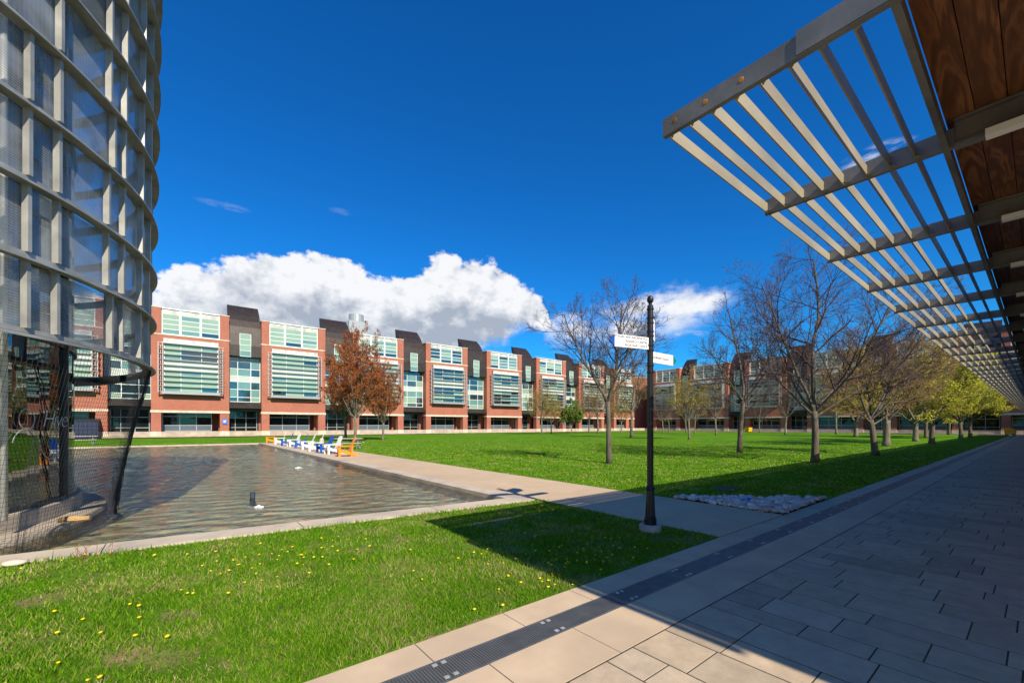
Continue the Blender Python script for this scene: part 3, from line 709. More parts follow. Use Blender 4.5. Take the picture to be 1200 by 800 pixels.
# ------------------------------------------------------------------ covered walkway
RX0 = 2.66; SLZ = 3.71; YI, YO = .45, 1.62; RX1 = 112.8
wk = thing('covered_walkway', 'long timber roofed walkway canopy with steel slats along its edge at the right', 'canopy', (RX0, 0, 0))
M['steel'] = mat('weathered_galvanised_slat', (.36, .315, .21), .5, .25, var=.2, vs=3, bump=.08, bs=15, stretch=(.4, 1, 1), var2=(.27, .24, .17), vs2=2)
M['steelb'] = mat('weathered_galvanised_beam', (.20, .20, .19), .5, .35, var=.22, vs=4, bump=.1, bs=25, var2=(.14, .135, .125), vs2=2.2)
M['rust'] = mat('rust_stain', (.36, .17, .05), .8, var=.4, vs=20)
bx = [0, 1.74] + [1.74 + 1.89 * k for k in range(1, 58)]
bx = [q for q in bx if q < RX1 - RX0]
for i, x in enumerate(bx):
    b = MB(); w = .035
    b.box(x - w/2, x + w/2, YI - .06, YO + .02, SLZ - .005, SLZ + (.135 if i else .118))
    b.box(x - .045, x + .045, -5.3, YI - .06, SLZ - .005, SLZ + .012); b.box(x - .045, x + .045, -5.3, YI - .06, SLZ + .175, SLZ + .19)
    b.box(x - .012, x + .012, -5.3, YI - .06, SLZ + .012, SLZ + .175)
    b.box(x - .022, x + .022, YI - .36, YI - .07, SLZ + .02, SLZ + .165)
    for yy in (YI - .22, ):
        b.tube([(x - .035, yy, SLZ + .09), (x + .035, yy, SLZ + .09)], .022, 8)
    b.build('beam', M['steelb'], wk)
    if i < 40:
        b = MB(); b.box(x - .13, x - .05, -3.6, .235, SLZ - .055, SLZ - .008); b.build('strip_light', M['white'], wk)
nS = 8; pitch = (YO - YI) / nS
for k in range(1, nS + 1):
    y = YI + pitch * k; b = MB()
    for i in range(len(bx) - 1):
        dy = (random.uniform(-.006, .006) if k < nS else 0); a = bx[i] + .018; c = bx[i+1] - .018
        b.box(a, c, y - .005 + dy, y + .005 + dy, SLZ + .008 + random.uniform(-.003, .003), SLZ + .098)
        for e_, sg in ((a, 1), (c, -1)): b.face([(e_, y - .005, SLZ + .02), (e_, y - .06, SLZ + .02), (e_ + sg * .0, y - .06, SLZ + .09), (e_, y - .005, SLZ + .09)] if False else [(e_, y - .006, SLZ + .012), (e_ + sg * .05, y - .006, SLZ + .012), (e_ + sg * .003, y - .05, SLZ + .014)])
    b.build('slat', M['steel'], wk)
b = MB(); b.box(0, RX1 - RX0, YI - .012, YI, SLZ + .0, SLZ + .192); b.box(0, RX1 - RX0, YI - .035, YI - .012, SLZ + .0, SLZ + .010); b.build('edge_rail', M['steelb'], wk)
# bolts with rust on the front beam
b = MB()
for y in (YO - .07, YO - .28, YO - .50): 
    b.tube([(-.0195, y, SLZ + .06), (-.0178, y, SLZ + .06)], [.012, .019], 9)
b.build('rusty_bolt', M['rust'], wk)
b = MB(); b.box(-.026, -.0175, -5.3, YI + pitch * 2.6, SLZ + .004, SLZ + .135); b.build('splice_plate', M['steelb'], wk)
# timber soffit in boards
m = bpy.data.materials.new('stained_timber_boards'); nt, N, L, P = nodes_of(m); P.inputs['Roughness'].default_value = .55
tc = N.new('ShaderNodeTexCoord'); mp = N.new('ShaderNodeMapping'); mp.inputs['Scale'].default_value = (.5, 4.2, 4.2); L.new(tc.outputs['Object'], mp.inputs['Vector'])
at = N.new('ShaderNodeAttribute'); at.attribute_name = 'rnd'; va = N.new('ShaderNodeVectorMath'); va.operation = 'ADD'; L.new(mp.outputs[0], va.inputs[0])
cx = N.new('ShaderNodeCombineXYZ'); mu = N.new('ShaderNodeMath'); mu.operation = 'MULTIPLY'; mu.inputs[1].default_value = 40; L.new(at.outputs['Fac'], mu.inputs[0]); L.new(mu.outputs[0], cx.inputs[2]); L.new(cx.outputs[0], va.inputs[1])
no = N.new('ShaderNodeTexNoise'); no.inputs['Scale'].default_value = 2.2; no.inputs['Detail'].default_value = 5; no.inputs['Distortion'].default_value = .7; L.new(va.outputs[0], no.inputs['Vector'])
si = N.new('ShaderNodeMath'); si.operation = 'MULTIPLY'; si.inputs[1].default_value = 34; L.new(no.outputs['Fac'], si.inputs[0]); s2 = N.new('ShaderNodeMath'); s2.operation = 'SINE'; L.new(si.outputs[0], s2.inputs[0])
mr = N.new('ShaderNodeMapRange'); mr.inputs[1].default_value = -1; L.new(s2.outputs[0], mr.inputs[0])
n2 = N.new('ShaderNodeTexNoise'); n2.inputs['Scale'].default_value = 2.2; n2.inputs['Detail'].default_value = 6; L.new(va.outputs[0], n2.inputs['Vector'])
mm = N.new('ShaderNodeMath'); mm.operation = 'MULTIPLY'; L.new(mr.outputs[0], mm.inputs[0]); L.new(n2.outputs['Fac'], mm.inputs[1])
cr = N.new('ShaderNodeValToRGB'); e = cr.color_ramp.elements; e[0].position = .05; e[0].color = (.085, .034, .011, 1); e[1].position = .8; e[1].color = (.26, .115, .040, 1); q = e.new(.35); q.color = (.135, .054, .018, 1)
L.new(mm.outputs[0], cr.inputs[0])
mz = N.new('ShaderNodeMix'); mz.data_type = 'RGBA'; mz.blend_type = 'MULTIPLY'; mz.inputs[0].default_value = 1; m3 = N.new('ShaderNodeMapRange'); m3.inputs[3].default_value = .7; m3.inputs[4].default_value = 1.35; L.new(at.outputs['Fac'], m3.inputs[0])
L.new(cr.outputs[0], mz.inputs[6]); L.new(m3.outputs[0], mz.inputs[7]); L.new(mz.outputs[2], P.inputs['Base Color'])
b = MB(); rn = []
y = YI - .018
while y > -5.2:
    x = 0
    while x < RX1 - RX0:
        ln = random.choice((3.6, 4.2, 4.8)); x1 = min(x + ln, RX1 - RX0); n = len(b.f)
        b.box(x + .001, x1 - .003, y - .143, y, SLZ + .195, SLZ + .24); rn += [random.random()] * (len(b.f) - n); x += ln
    y -= .148
o = b.build('timber_soffit', m, wk); a = o.data.attributes.new('rnd', 'FLOAT', 'FACE'); a.data.foreach_set('value', rn)
b = MB(); b.box(-.02, RX1 - RX0, -5.3, YI - .03, SLZ + .245, SLZ + .36); b.build('roof_deck', M['steelb'], wk)
for i in range(2, len(bx), 4):
    b = MB(); b.lathe([(.14, 0), (.14, .06), (.09, .08), (.09, SLZ)], 14, (bx[i], -3.9)); b.build('column', M['steelb'], wk, smooth=False)
b = MB(); b.box(1.5, RX1 - RX0, -5.6, -5.3, 0, SLZ + .2); b.build('rear_sun_block', M['brick'], wk)  # unseen wall, added to stop sun coming in under the rear roof edge

# ------------------------------------------------------------------ sign post
SP = G(762, 622); 
sp_t = thing('signpost', 'black fluted finger signpost with white direction boards standing in the grass', 'signpost', (SP.x, SP.y, 0))
b = MB(); b.lathe([(.17, -.1), (.17, .10), (.155, .115), (.02, .115)], 26); b.build('concrete_footing', mat('footing_concrete', (.42, .41, .38), .9, bump=.3), sp_t)
b = MB(); b.lathe([(.098, .115), (.098, .20), (.088, .215), (.090, .23), (.078, .25)], 28)
b.lathe([(.078, .25), (.058, .66)], 28, flute=.08); b.lathe([(.060, .66), (.074, .68), (.074, .70), (.056, .73), (.050, .74)], 28)
b.build('base', M['blackmetal'], sp_t)
b = MB(); b.lathe([(.050, .74), (.048, 2.55)], 28, flute=.07); b.lathe([(.047, 2.55), (.047, 3.62)], 28)
for z in (2.55, 2.66, 2.90, 2.98, 3.13, 3.20, 3.34, 3.42, 3.56): b.lathe([(.048, z - .018), (.057, z - .008), (.057, z + .008), (.048, z + .018)], 24)
b.lathe([(.040, 3.61), (.025, 3.64), (.03, 3.66), (.05, 3.69), (.052, 3.72), (.045, 3.75), (.03, 3.77), (.004, 3.775)], 20)
b.build('pole', M['blackmetal'], sp_t, smooth=False)
M['green'] = mat('sign_green', (.0, .18, .08), .4); M['ink'] = mat('grey_lettering', (.05, .05, .06), .6)
def board(d, z0, z1, ln, tipm, lines, side, size, align):
    d = Vector((d[0], d[1], 0)).normalized(); n = Vector((-d.y, d.x, 0)) * side   # n: face towards camera
    a0, a1 = .055, .055 + ln; th = .012; b = MB()
    def P(t, z, o_): q = d * t + n * o_; return (q.x, q.y, z)
    b.bar(P(a0 - .02, (z0 + z1) / 2, 0), P(a1, (z0 + z1) / 2, 0), .024, z1 - z0)
    o = b.build('sign', M['white'], sp_t)
    if tipm:
        b = MB(); zc = (z0 + z1) / 2; n0 = len(b.v)
        pts = [(a1, z0), (a1 + .10, zc), (a1, z1)]
        b.v += [P(t, z, .0121) for t, z in pts] + [P(t, z, -.0121) for t, z in pts]
        b.f += [(0, 1, 2), (5, 4, 3), (0, 3, 4, 1), (1, 4, 5, 2), (2, 5, 3, 0)]; b.m += [0] * 5
        b.build('arrow_tip', tipm, o)
    xd = d if (n.cross(Vector((0,0,1)))).dot(d) < 0 else -d
    k = len(lines)
    for i, tx in enumerate(lines):
        zz = z1 - (z1 - z0) * (i + .62 + .12) / (k + .1) if k > 1 else (z0 + z1) / 2 - size * .35
        t = .075 if True else a1
        org = P(t, zz, .0145)
        place_text(text_mesh(tx, size, .0005, 0, align), 'lettering', M['ink'], o, org, xd, (0, 0, 1))
board((-.97, .24), 2.91, 3.10, .66, M['blue'], ['SOFTWARE AND INFORMATICS', 'RESEARCH CENTRE', "REGISTRAR'S OFFICE"], 1, .049, 'RIGHT')
board((1, 0.0), 2.71, 2.885, .60, M['green'], ['DURHAM COLLEGE'], -1, .05, 'LEFT')
board((0, 1), 3.08, 3.24, .62, None, ['SCIENCE BUILDING'], 1, .046, 'RIGHT')
board((.90, .43), 3.12, 3.48, .42, M['blue'], [], -1, .05, 'LEFT')

# ------------------------------------------------------------------ lounge chairs by the pool
def make_chair(m, label, loc, rz):
    t = thing('adirondack_chair', label, 'chair', loc, rz, 'adirondack chairs lined up along the pool edge')
    # local: front is -x
    b = MB()
    for y in (-.27, .27):
        b.prism([(-.42, .25), (-.42, .36), (-.30, .37), (.58, .09), (.62, .0), (.50, .0)], y - .014, y + .014, axis='y')
    for k in range(7): 
        x = -.42 + k * .085; b.bar((x, -.29, .385 - (x + .3) * .32 * (1 if x > -.3 else .2)), (x, .29, .385 - (x + .3) * .32 * (1 if x > -.3 else .2)), .075, .02, (.3, 0, 1))
    b.build('seat', m, t)
    for y in (-.31, .31):
        b = MB(); b.box(-.42, -.30, y - .016, y + .016, 0, .53); b.prism([(-.38, .53), (-.30, .53), (-.30, .38)], y - .04, y - .017, axis='y'); b.build('front_leg', m, t)
        b = MB(); b.prism([(.20, 0), (.28, 0), (.33, .56), (.25, .56)], y - .014, y + .014, axis='y'); b.build('rear_leg', m, t)
        b = MB(); sg = 1 if y > 0 else -1
        b.prism([(-.47, y - .07), (-.49, y), (-.47, y + .07), (.05, y + .07), (.42, y + .02), (.42, y - .03), (.05, y - .07)], .535, .558); b.build('armrest', m, t)
    b = MB(); n = 6
    for k in range(n):
        f = (k - (n - 1) / 2) / ((n - 1) / 2); L_ = .92 - .10 * f * f
        y0, y1 = f * .20, f * .29
        lo = Vector((.13, y0, .20)); d = Vector((.36, y1 - y0, .92)).normalized(); b.bar(lo, lo + d * L_, .088, .02, (1, 0, -.4))
    b.bar((.31, -.30, .54), (.31, .30, .54), .03, .07); b.bar((.17, -.25, .25), (.17, .25, .25), .03, .07)
    b.build('backrest', m, t)
    return t
CM = {'orange': mat('orange_paint', (.90, .25, .008), .45, var=.06), 'white': M['white'], 'blue': M['blue']}
cx_ = [(318, 'orange', 'orange chair at the far left end of the poolside row'), (328.5, 'white', 'white chair between the far orange chair and the first blue chair'),
       (336.5, 'blue', 'blue chair third from the far left end of the row'), (344.5, 'white', 'white chair between the two farther blue chairs'),
       (353, 'blue', 'middle blue chair of the three in the poolside row'), (361, 'white', 'white chair just right of the middle blue chair'),
       (370, 'white', 'second white chair right of the middle blue chair, before the near blue one'), (381, 'blue', 'nearest blue chair of the poolside row'),
       (390.5, 'white', 'nearest white chair, beside the near orange chair'), (405.5, 'orange', 'near orange chair at the right end of the poolside row')]
proto = {}
rc = random.Random(4)
for px, c, lb in cx_:
    x = 7.05 + rc.uniform(-.1, .1); y = atX(px, x); rz = R(rc.uniform(-14, 8))
    if c not in proto: proto[c] = make_chair(CM[c], lb, (x, y, .012), rz)
    else: dup(proto[c], (x, y, .012), rz, lb)

# picnic tables
M['plank'] = mat('sun_bleached_plank', (.50, .42, .31), .8, var=.2, vs=6, stretch=(.3, 3, 3)); M['tubem'] = mat('grey_tube', (.45, .46, .47), .4, .4)
def picnic(loc, rz, label):
    t = thing('picnic_table', label, 'table', loc, rz, 'picnic tables on the grass')
    b = MB(); 
    for k in range(4): b.box(-.95, .95, -.36 + k * .185, -.19 + k * .185, .72, .76)
    b.build('table_top', M['plank'], t)
    for s_ in (-1, 1):
        b = MB(); b.box(-.95, .95, s_ * .72 - .13, s_ * .72 + .13, .42, .46); b.build('bench', M['plank'], t)
    for x in (-.65, .65):
        b = MB(); b.tube([(x, -.72, .42), (x, -.62, 0.02), (x, -.3, .02), (x, -.2, .7)], .025, 8); b.tube([(x, .72, .42), (x, .62, 0.02), (x, .3, .02), (x, .2, .7)], .025, 8); b.tube([(x, -.75, .40), (x, .75, .40)], .02, 8)
        b.build('leg_frame', M['tubem'], t)
    return t
p = G(410, 528); pt = picnic((9.6, atX(409, 9.6), 0), R(-28), 'picnic table on the grass behind the near orange chair')
dup(pt, (atY(97, 52.), 52., 0), 0, 'picnic table beyond the pool, seen through the net beside the tower')
b = MB(); b.lathe([(.16, 0), (.19, .05), (.17, .5), (.13, .62), (.02, .64)], 12); o = b.build('stone_bollard', M['concrete']); o.location = (9.3, atX(377, 9.3), 0); tag(o, 'short grey stone bollard on the grass behind the chairs', 'bollard')

# pipe and bubbling water
b = MB(); b.lathe([(.058, -.45), (.058, .14), (.045, .14), (.045, .0)], 18); b.lathe([(.075, -.17), (.075, -.12), (.058, -.12)], 18); o = b.build('fountain_pipe', mat('slate_pipe', (.04, .06, .09), .4)); p = G(296, 583, -.065); o.location = p
tag(o, 'short dark pipe standing up out of the shallow pool water', 'pipe')
fm = mat('white_foam', (.8, .82, .82), .5)
for px, py, s, lb in ((303, 594, .7, 'small white bubble of water beside the dark pipe'), (350, 548.5, 1.2, 'small white bubble of water in the middle of the pool')):
    b = MB(); r_ = random.Random(px)
    for k in range(26):
        a = r_.uniform(0, 6.28); q = r_.random() ** .6 * .12 * s; z = .045 * s * (1 - q / (.12 * s)); rr = r_.uniform(.010, .024)
        b.lathe([(.003, z - rr), (rr * .8, z - rr * .5), (rr, z), (rr * .7, z + rr * .7), (.003, z + rr)], 7, (q * math.cos(a), q * math.sin(a)))
    o = b.build('water_bubble', fm, smooth=True); o.location = G(px, py, -.065); tag(o, lb, 'fountain', 'bubbling jets in the pool')

# ------------------------------------------------------------------ river stones
def ico():
    t = (1 + 5 ** .5) / 2; v = [Vector(q).normalized() for q in ((-1,t,0),(1,t,0),(-1,-t,0),(1,-t,0),(0,-1,t),(0,1,t),(0,-1,-t),(0,1,-t),(t,0,-1),(t,0,1),(-t,0,-1),(-t,0,1))]
    f = [(0,11,5),(0,5,1),(0,1,7),(0,7,10),(0,10,11),(1,5,9),(5,11,4),(11,10,2),(10,7,6),(7,1,8),(3,9,4),(3,4,2),(3,2,6),(3,6,8),(3,8,9),(4,9,5),(2,4,11),(6,2,10),(8,6,7),(9,8,1)]
    c = {}; nf = []
    def md(a, b):
        k = (min(a, b), max(a, b))
        if k not in c: v.append(((v[a] + v[b]) / 2).normalized()); c[k] = len(v) - 1
        return c[k]
    for a, b, d in f: x, y, z = md(a, b), md(b, d), md(d, a); nf += [(a, x, z), (b, y, x), (d, z, y), (x, y, z)]
    return v, nf
IV, IF = ico()
M['cobble'] = rand_face_mat('river_cobbles', [(.42, .40, .36), (.68, .64, .57), (.46, .33, .27), (.78, .74, .66), (.34, .34, .33)], .7, .1)
b = MB(); fr_ = []; r_ = random.Random(9)
def instone(x, y): return 3.06 < y < 5.25 and 8.98 < x and x < 11.7 - (y - 3.03) * 1.15 + .1 * math.sin(y * 9)
cnt = 0
while cnt < 900:
    x, y = r_.uniform(8.95, 11.9), r_.uniform(3.05, 5.3)
    if not instone(x, y): continue
    s = r_.uniform(.028, .062); ax = (s * r_.uniform(.9, 1.4), s * r_.uniform(.8, 1.1), s * r_.uniform(.55, .8)); a = r_.uniform(0, 6.28); ca, sa = math.cos(a), math.sin(a); n = len(b.v); z = .0 + r_.uniform(0, .05)
    for q in IV:
        k = 1 + .12 * math.sin(q.x * 5 + cnt) * math.cos(q.y * 4 + cnt); X, Y = q.x * ax[0] * k, q.y * ax[1] * k; b.v.append((x + X * ca - Y * sa, y + X * sa + Y * ca, z + q.z * ax[2] * k + ax[2] * .6))
    c_ = r_.random()
    for q in IF: b.f.append(tuple(n + i for i in q)); b.m.append(0); fr_.append(c_)
    cnt += 1
o = b.build('river_stones', M['cobble'], smooth=True); tag(o, 'patch of pale rounded river stones between the path and the drain', 'stones', kind='stuff')
a = o.data.attributes.new('rnd', 'FLOAT', 'FACE'); a.data.foreach_set('value', fr_)
b = MB(); b.face([(8.95, 3.034, -.01), (11.65, 3.034, -.01), (9.6, 4.95, -.01), (8.95, 5.3, -.01)]); o = b.build('stone_bed', M['joint']); tag(o, kind='structure')
b = MB(); 
for q in IV: b.v.append((q.x * .07, q.y * .06, q.z * .05))
for q in IF: b.f.append(q); b.m.append(0)
o = b.build('blue_stone', M['signblue'], smooth=True); pb = G(877, 586, .08); o.location = (pb.x, pb.y, .1); tag(o, 'bright blue painted stone lying among the pale river stones', 'stone')
b = MB(); b.lathe([(.32, .002), (.30, .012), (.02, .013)], 20); o = b.build('manhole_cover', mat('brown_cover', (.12, .09, .07), .9, bump=.4)); p = G(850, 573); o.location = (p.x, p.y, 0.01); o.scale = (1.3, 1, 1); tag(o, 'low brown access cover in the shaded grass behind the river stones', 'cover')
b = MB()
for q in IV: b.v.append((q.x * .12 * (1 + .1 * math.sin(q.y * 5)), q.y * .07, q.z * .04))
for q in IF: b.f.append(q); b.m.append(0)
o = b.build('flat_stone', M['stone'], smooth=True); p = G(17, 664); o.location = (p.x, p.y, .05); o.rotation_euler = (0, 0, R(-10)); tag(o, 'flat pale stone at the left end of the pool coping', 'stone')

# ------------------------------------------------------------------ trees
def bark(name, col, col2):
    return mat(name, col, .9, var=.35, vs=6, bump=.7, bs=18, stretch=(1, 1, .25), var2=col2, vs2=1.2, bdist=.03)
M['bark'] = bark('grey_brown_bark', (.135, .110, .085), (.10, .10, .04)); M['barkd'] = bark('dark_bark', (.12, .095, .07), (.09, .085, .04)); M['twig'] = mat('purple_brown_twigs', (.085, .058, .055), .8, var=.3)
M['twigw'] = mat('warm_brown_twigs', (.20, .125, .065), .8, var=.3); M['barkl'] = bark('pale_bark', (.19, .165, .12), (.13, .13, .06))
def leafmat(name, c1, c2, c3, tr=.35):
    m = bpy.data.materials.new(name); nt, N, L, P = nodes_of(m); P.inputs['Roughness'].default_value = .6
    at = N.new('ShaderNodeAttribute'); at.attribute_name = 'rnd'; cr = N.new('ShaderNodeValToRGB'); e = cr.color_ramp.elements; e[0].color = (*c1, 1); e[1].color = (*c3, 1); q = e.new(.5); q.color = (*c2, 1)
    L.new(at.outputs['Fac'], cr.inputs[0]); L.new(cr.outputs[0], P.inputs['Base Color'])
    t = N.new('ShaderNodeBsdfTranslucent'); L.new(cr.outputs[0], t.inputs[0]); mx = N.new('ShaderNodeMixShader'); mx.inputs[0].default_value = tr
    L.new(P.outputs[0], mx.inputs[1]); L.new(t.outputs[0], mx.inputs[2]); L.new(mx.outputs[0], N['Material Output'].inputs['Surface']); return m
LM = {'copper': leafmat('copper_red_buds', (.26, .065, .025), (.42, .12, .03), (.48, .20, .05)),
      'yellow': leafmat('yellow_young_leaves', (.30, .26, .05), (.42, .38, .06), (.40, .24, .08)),
      'ygreen': leafmat('yellow_green_young_leaves', (.46, .40, .06), (.54, .46, .06), (.46, .28, .09)),
      'lime': leafmat('lime_green_young_leaves', (.38, .40, .02), (.52, .54, .03), (.56, .44, .06)),
      'ochre': leafmat('ochre_buds', (.26, .17, .06), (.34, .24, .07), (.22, .12, .06)),
      'green': leafmat('fresh_green_leaves', (.10, .18, .02), (.17, .26, .03), (.24, .30, .04))}
def rvec(r): return Vector((r.gauss(0, 1), r.gauss(0, 1), r.gauss(0, 1)))
def make_tree(name, label, loc, seed, hgt, fork, tr_r, limbs, kids=(8, 6, 5), ratio=(.5, .5, .5, .5), up=(.05, .10, .12, .1), angs_=(48, 42, 38, 38), wob=.16, leaf=None, nleaf=0, lsize=.06, barkm='bark', twm='twig', rz=0, group=None, rmin=.0045, lean=(0, 0), leader=True):
    r = random.Random(seed); t = thing(name, label, 'tree', loc, rz, group); tb = MB(); cb = MB(); tips = []
    def grow(p, d, Ln, r0, lv, mx_):
        n = (7, 6, 5, 3)[min(lv, 3)]; pts = [p.copy()]; dirs = [d.copy()]
        for i in range(n):
            d = (d + rvec(r) * wob * (1.0 if lv else .7) * .55 + Vector((0, 0, up[min(lv, 3)]))).normalized(); p = p + d * (Ln / n); pts.append(p.copy()); dirs.append(d.copy())
        r1 = max(r0 * (.30 if lv < 2 else .4), rmin * .7); rad = [max(r0 + (r1 - r0) * (i / n) ** .8, rmin * .7) for i in range(n + 1)]
        (tb if lv == 0 else cb).tube(pts, rad, (7, 5, 4, 3)[min(lv, 3)], 0, cap=False)
        if lv >= mx_ - 1: tips.extend(pts[1:])
        if lv < mx_:
            nk = kids[lv]; off = r.uniform(0, 6.28)
            for k in range(nk):
                tt = (.22 if lv == 0 else .15) + (.80 if lv == 0 else .83) * (k + r.uniform(.1, .9)) / nk; x = tt * n; i = min(int(x), n - 1); f = x - i
                q = pts[i].lerp(pts[i+1], f); dd = dirs[i+1]; a = off + k * 2.4 + r.uniform(-.4, .4); o1 = dd.orthogonal().normalized(); o1.rotate(Matrix.Rotation(a, 3, dd))
                an = R(angs_[lv] * r.uniform(.75, 1.2)); nd = (dd * math.cos(an) + o1 * math.sin(an)).normalized()
                if nd.z < -.15: nd.z *= .3; nd.normalize()
                grow(q, nd, Ln * ratio[lv] * (1.15 - .6 * tt) * r.uniform(.75, 1.2), max((rad[i] * .62), rmin), lv + 1, mx_)
    # trunk
    n = 7; pts = []; p = Vector((0, 0, -.05)); d = Vector((lean[0], lean[1], 1)).normalized()
    for i in range(n + 1): pts.append(p.copy()); d = (d + rvec(r) * .025).normalized(); p = p + d * (fork + .05) / n
    rad = [tr_r * (1.35 if i == 0 else 1.08 if i == 1 else 1 - .03 * i) for i in range(n + 1)]; tb.tube(pts, rad, 10, 0)
    top = pts[-1]; rr_ = rad[-1]
    for (h_, azd, tilt, ln, rs) in limbs:
        # h_: fraction of the trunk height where the limb leaves
        x = min(h_, 1) * n; i = min(int(x), n - 1); q = pts[i].lerp(pts[i+1], x - i); a = R(azd); tl = R(tilt)
        grow(q, Vector((math.sin(tl) * math.cos(a), math.sin(tl) * math.sin(a), math.cos(tl))), ln, rr_ * rs, 0, len(kids))
    tb.build('trunk', M[barkm], t, smooth=True)
    cr_ = cb.build('crown', M[twm], t)
    if leaf:
        lb = []; vals = []; N_ = nleaf; V = []; Fc = []
        for k in range(N_):
            c = tips[r.randrange(len(tips))] + rvec(r) * .07; s = lsize * r.uniform(.6, 1.3); u = rvec(r).normalized() * s; w = u.cross(rvec(r)).normalized() * s * .7
            n0 = len(V); V += [tuple(c - u), tuple(c - w), tuple(c + u), tuple(c + w)]; Fc.append((n0, n0+1, n0+2, n0+3)); vals.append(r.random())
        me = bpy.data.meshes.new('leaves'); me.from_pydata(V, [], Fc); me.materials.append(LM[leaf]); at = me.attributes.new('rnd', 'FLOAT', 'FACE'); at.data.foreach_set('value', vals)
        o = bpy.data.objects.new('leaves', me); COL.objects.link(o); o.parent = cr_
    return t
RA = -38.4  # world angle of the camera's right direction
def at(px, zc): 
    p = ray(px) * zc; return (p.x, p.y, 0)
GB = 'bare trees on the quad lawn'
def ring_limbs(r, n, h0, h1, tilt, ln, rs=.6, lead=None):
    L_ = [(h0 + (h1 - h0) * k / max(1, n - 1), k * 137.5 + r.uniform(-15, 15), tilt[0] + (tilt[1] - tilt[0]) * k / max(1, n - 1) + r.uniform(-4, 4), (ln[0] + (ln[1] - ln[0]) * k / max(1, n - 1)) * r.uniform(.9, 1.1), rs) for k in range(n)]
    if lead: L_.append((1, 90, 3, lead, .85))
    return L_
q = random.Random(11)
make_tree('bare_tree', 'bare forked tree left of the signpost, trunk splitting low into two limbs', at(714, 18.6), 21, 8.4, 2.75, .125,
    [(1, RA + 180, 34, 4.5, .72), (1, RA + 10, 12, 4.7, .78), (.97, RA - 80, 30, 3.7, .55), (.9, RA + 100, 36, 3.5, .5), (1, RA + 20, 46, 3.3, .45)],
    kids=(10, 7, 6, 4), ratio=(.56, .52, .5, .55), up=(.06, .05, .05, .04), wob=.22, barkm='bark', twm='twig', group=GB)
make_tree('bare_tree', 'bare tree with mossy yellow green trunk right of the signpost', at(867, 26), 33, 9.8, 3.2, .15,
    [(1, RA + 90, 4, 6.0, .8), (1, RA + 190, 38, 3.8, .55), (1, RA + 10, 36, 4.2, .55), (.95, RA - 70, 42, 4.0, .5), (.98, RA + 110, 40, 4.0, .5), (.86, RA + 170, 58, 3.0, .4), (.84, RA + 20, 58, 3.0, .4), (.8, RA - 20, 64, 2.6, .35)],
    kids=(9, 7, 5, 4), ratio=(.52, .5, .5, .5), up=(.05, .06, .05, .04), barkm='bark', group=GB)
make_tree('bare_tree', 'largest bare tree with wide crown reaching up towards the canopy slats', at(955, 19), 5, 10.8, 2.35, .155,
    [(1, RA + 90, 4, 7.4, .82), (1, RA + 180, 20, 6.2, .62), (1, RA + 5, 30, 6.2, .62), (.96, RA - 60, 40, 5.2, .5), (.98, RA + 120, 42, 5.2, .5), (.9, RA + 185, 52, 4.6, .45), (.88, RA - 5, 56, 4.6, .45), (.92, RA + 60, 55, 4.0, .4)],
    kids=(11, 8, 6, 4), ratio=(.54, .5, .5, .5), up=(.06, .06, .05, .04), wob=.19, barkm='bark', group=GB)
make_tree('bare_tree', 'leaning brown tree beside the big bare one, long twiggy branches sweeping right', at(1026, 23.6), 8, 8.6, 2.0, .17,
    [(1, RA + 170, 22, 4.6, .6), (1, RA + 8, 48, 6.6, .6), (1, RA + 0, 30, 6.6, .6), (1, RA - 40, 46, 5.0, .5), (.9, RA + 60, 50, 5.0, .5), (.9, RA + 200, 56, 4.2, .45), (.85, RA + 15, 66, 4.8, .42)],
    kids=(13, 8, 5, 4), ratio=(.46, .48, .5, .5), up=(.05, .03, .03, .02), angs_=(38, 36, 36, 36), leaf='ochre', nleaf=6000, lsize=.035, barkm='bark', twm='twigw', lean=(-.03, .02), group='budding trees beside the walkway')
GY = 'budding trees beside the walkway'
tA = make_tree('budding_tree', 'stout tree with thick flared trunk and yellow buds behind the leaning tree', at(1039, 34), 14, 8.5, 2.1, .27,
    [(1, RA + 5, 36, 6.4, .55), (1, RA + 180, 30, 5.2, .5), (1, RA - 70, 40, 5.4, .5), (1, RA + 100, 40, 5.4, .5), (.95, RA + 40, 60, 5.0, .4), (.95, RA + 220, 62, 5.0, .4)],
    kids=(13, 8, 5), ratio=(.46, .48, .5), up=(.05, .03, .03, .02), angs_=(38, 36, 36), leaf='ygreen', nleaf=24000, lsize=.05, barkm='barkl', twm='twigw', group=GY)
tB = make_tree('budding_tree', 'lime leafed tree with trunk leaning right near the far lawn corner', at(1092, 38), 15, 8.5, 2.2, .22,
    [(1, RA + 5, 36, 6.0, .55), (1, RA + 180, 36, 5.2, .5), (1, RA - 70, 40, 5.2, .5), (1, RA + 100, 40, 5.2, .5), (.95, RA + 40, 62, 5.0, .4), (.95, RA + 220, 66, 5.0, .4), (1, 0, 4, 5, .5)],
    kids=(13, 8, 5), ratio=(.46, .48, .5), up=(.04, .03, .03, .02), angs_=(40, 36, 36), leaf='lime', nleaf=34000, lsize=.06, barkm='bark', twm='twigw', group=GY)
dup(tA, at(1073, 44), R(70), 'yellow budding tree with short twin trunk left of the lime leafed tree', .95)
dup(tB, at(1085, 58), R(140), 'farther lime tree with slim trunk directly behind the leaning lime tree', .95)
dup(tB, at(1126, 52), R(200), 'lime green tree with straight trunk in front of the blue pier sign', .95)
dup(tB, at(1137, 58), R(280), 'last lime green tree before the walkway meets the far building', 1.0)
dup(tA, at(1003, 62), R(160), 'yellow budding tree behind the trunk of the leaning brown tree', 1.05)
dup(tB, at(1112, 75), R(20), 'lime green tree standing close to the far brick building', 1.0)

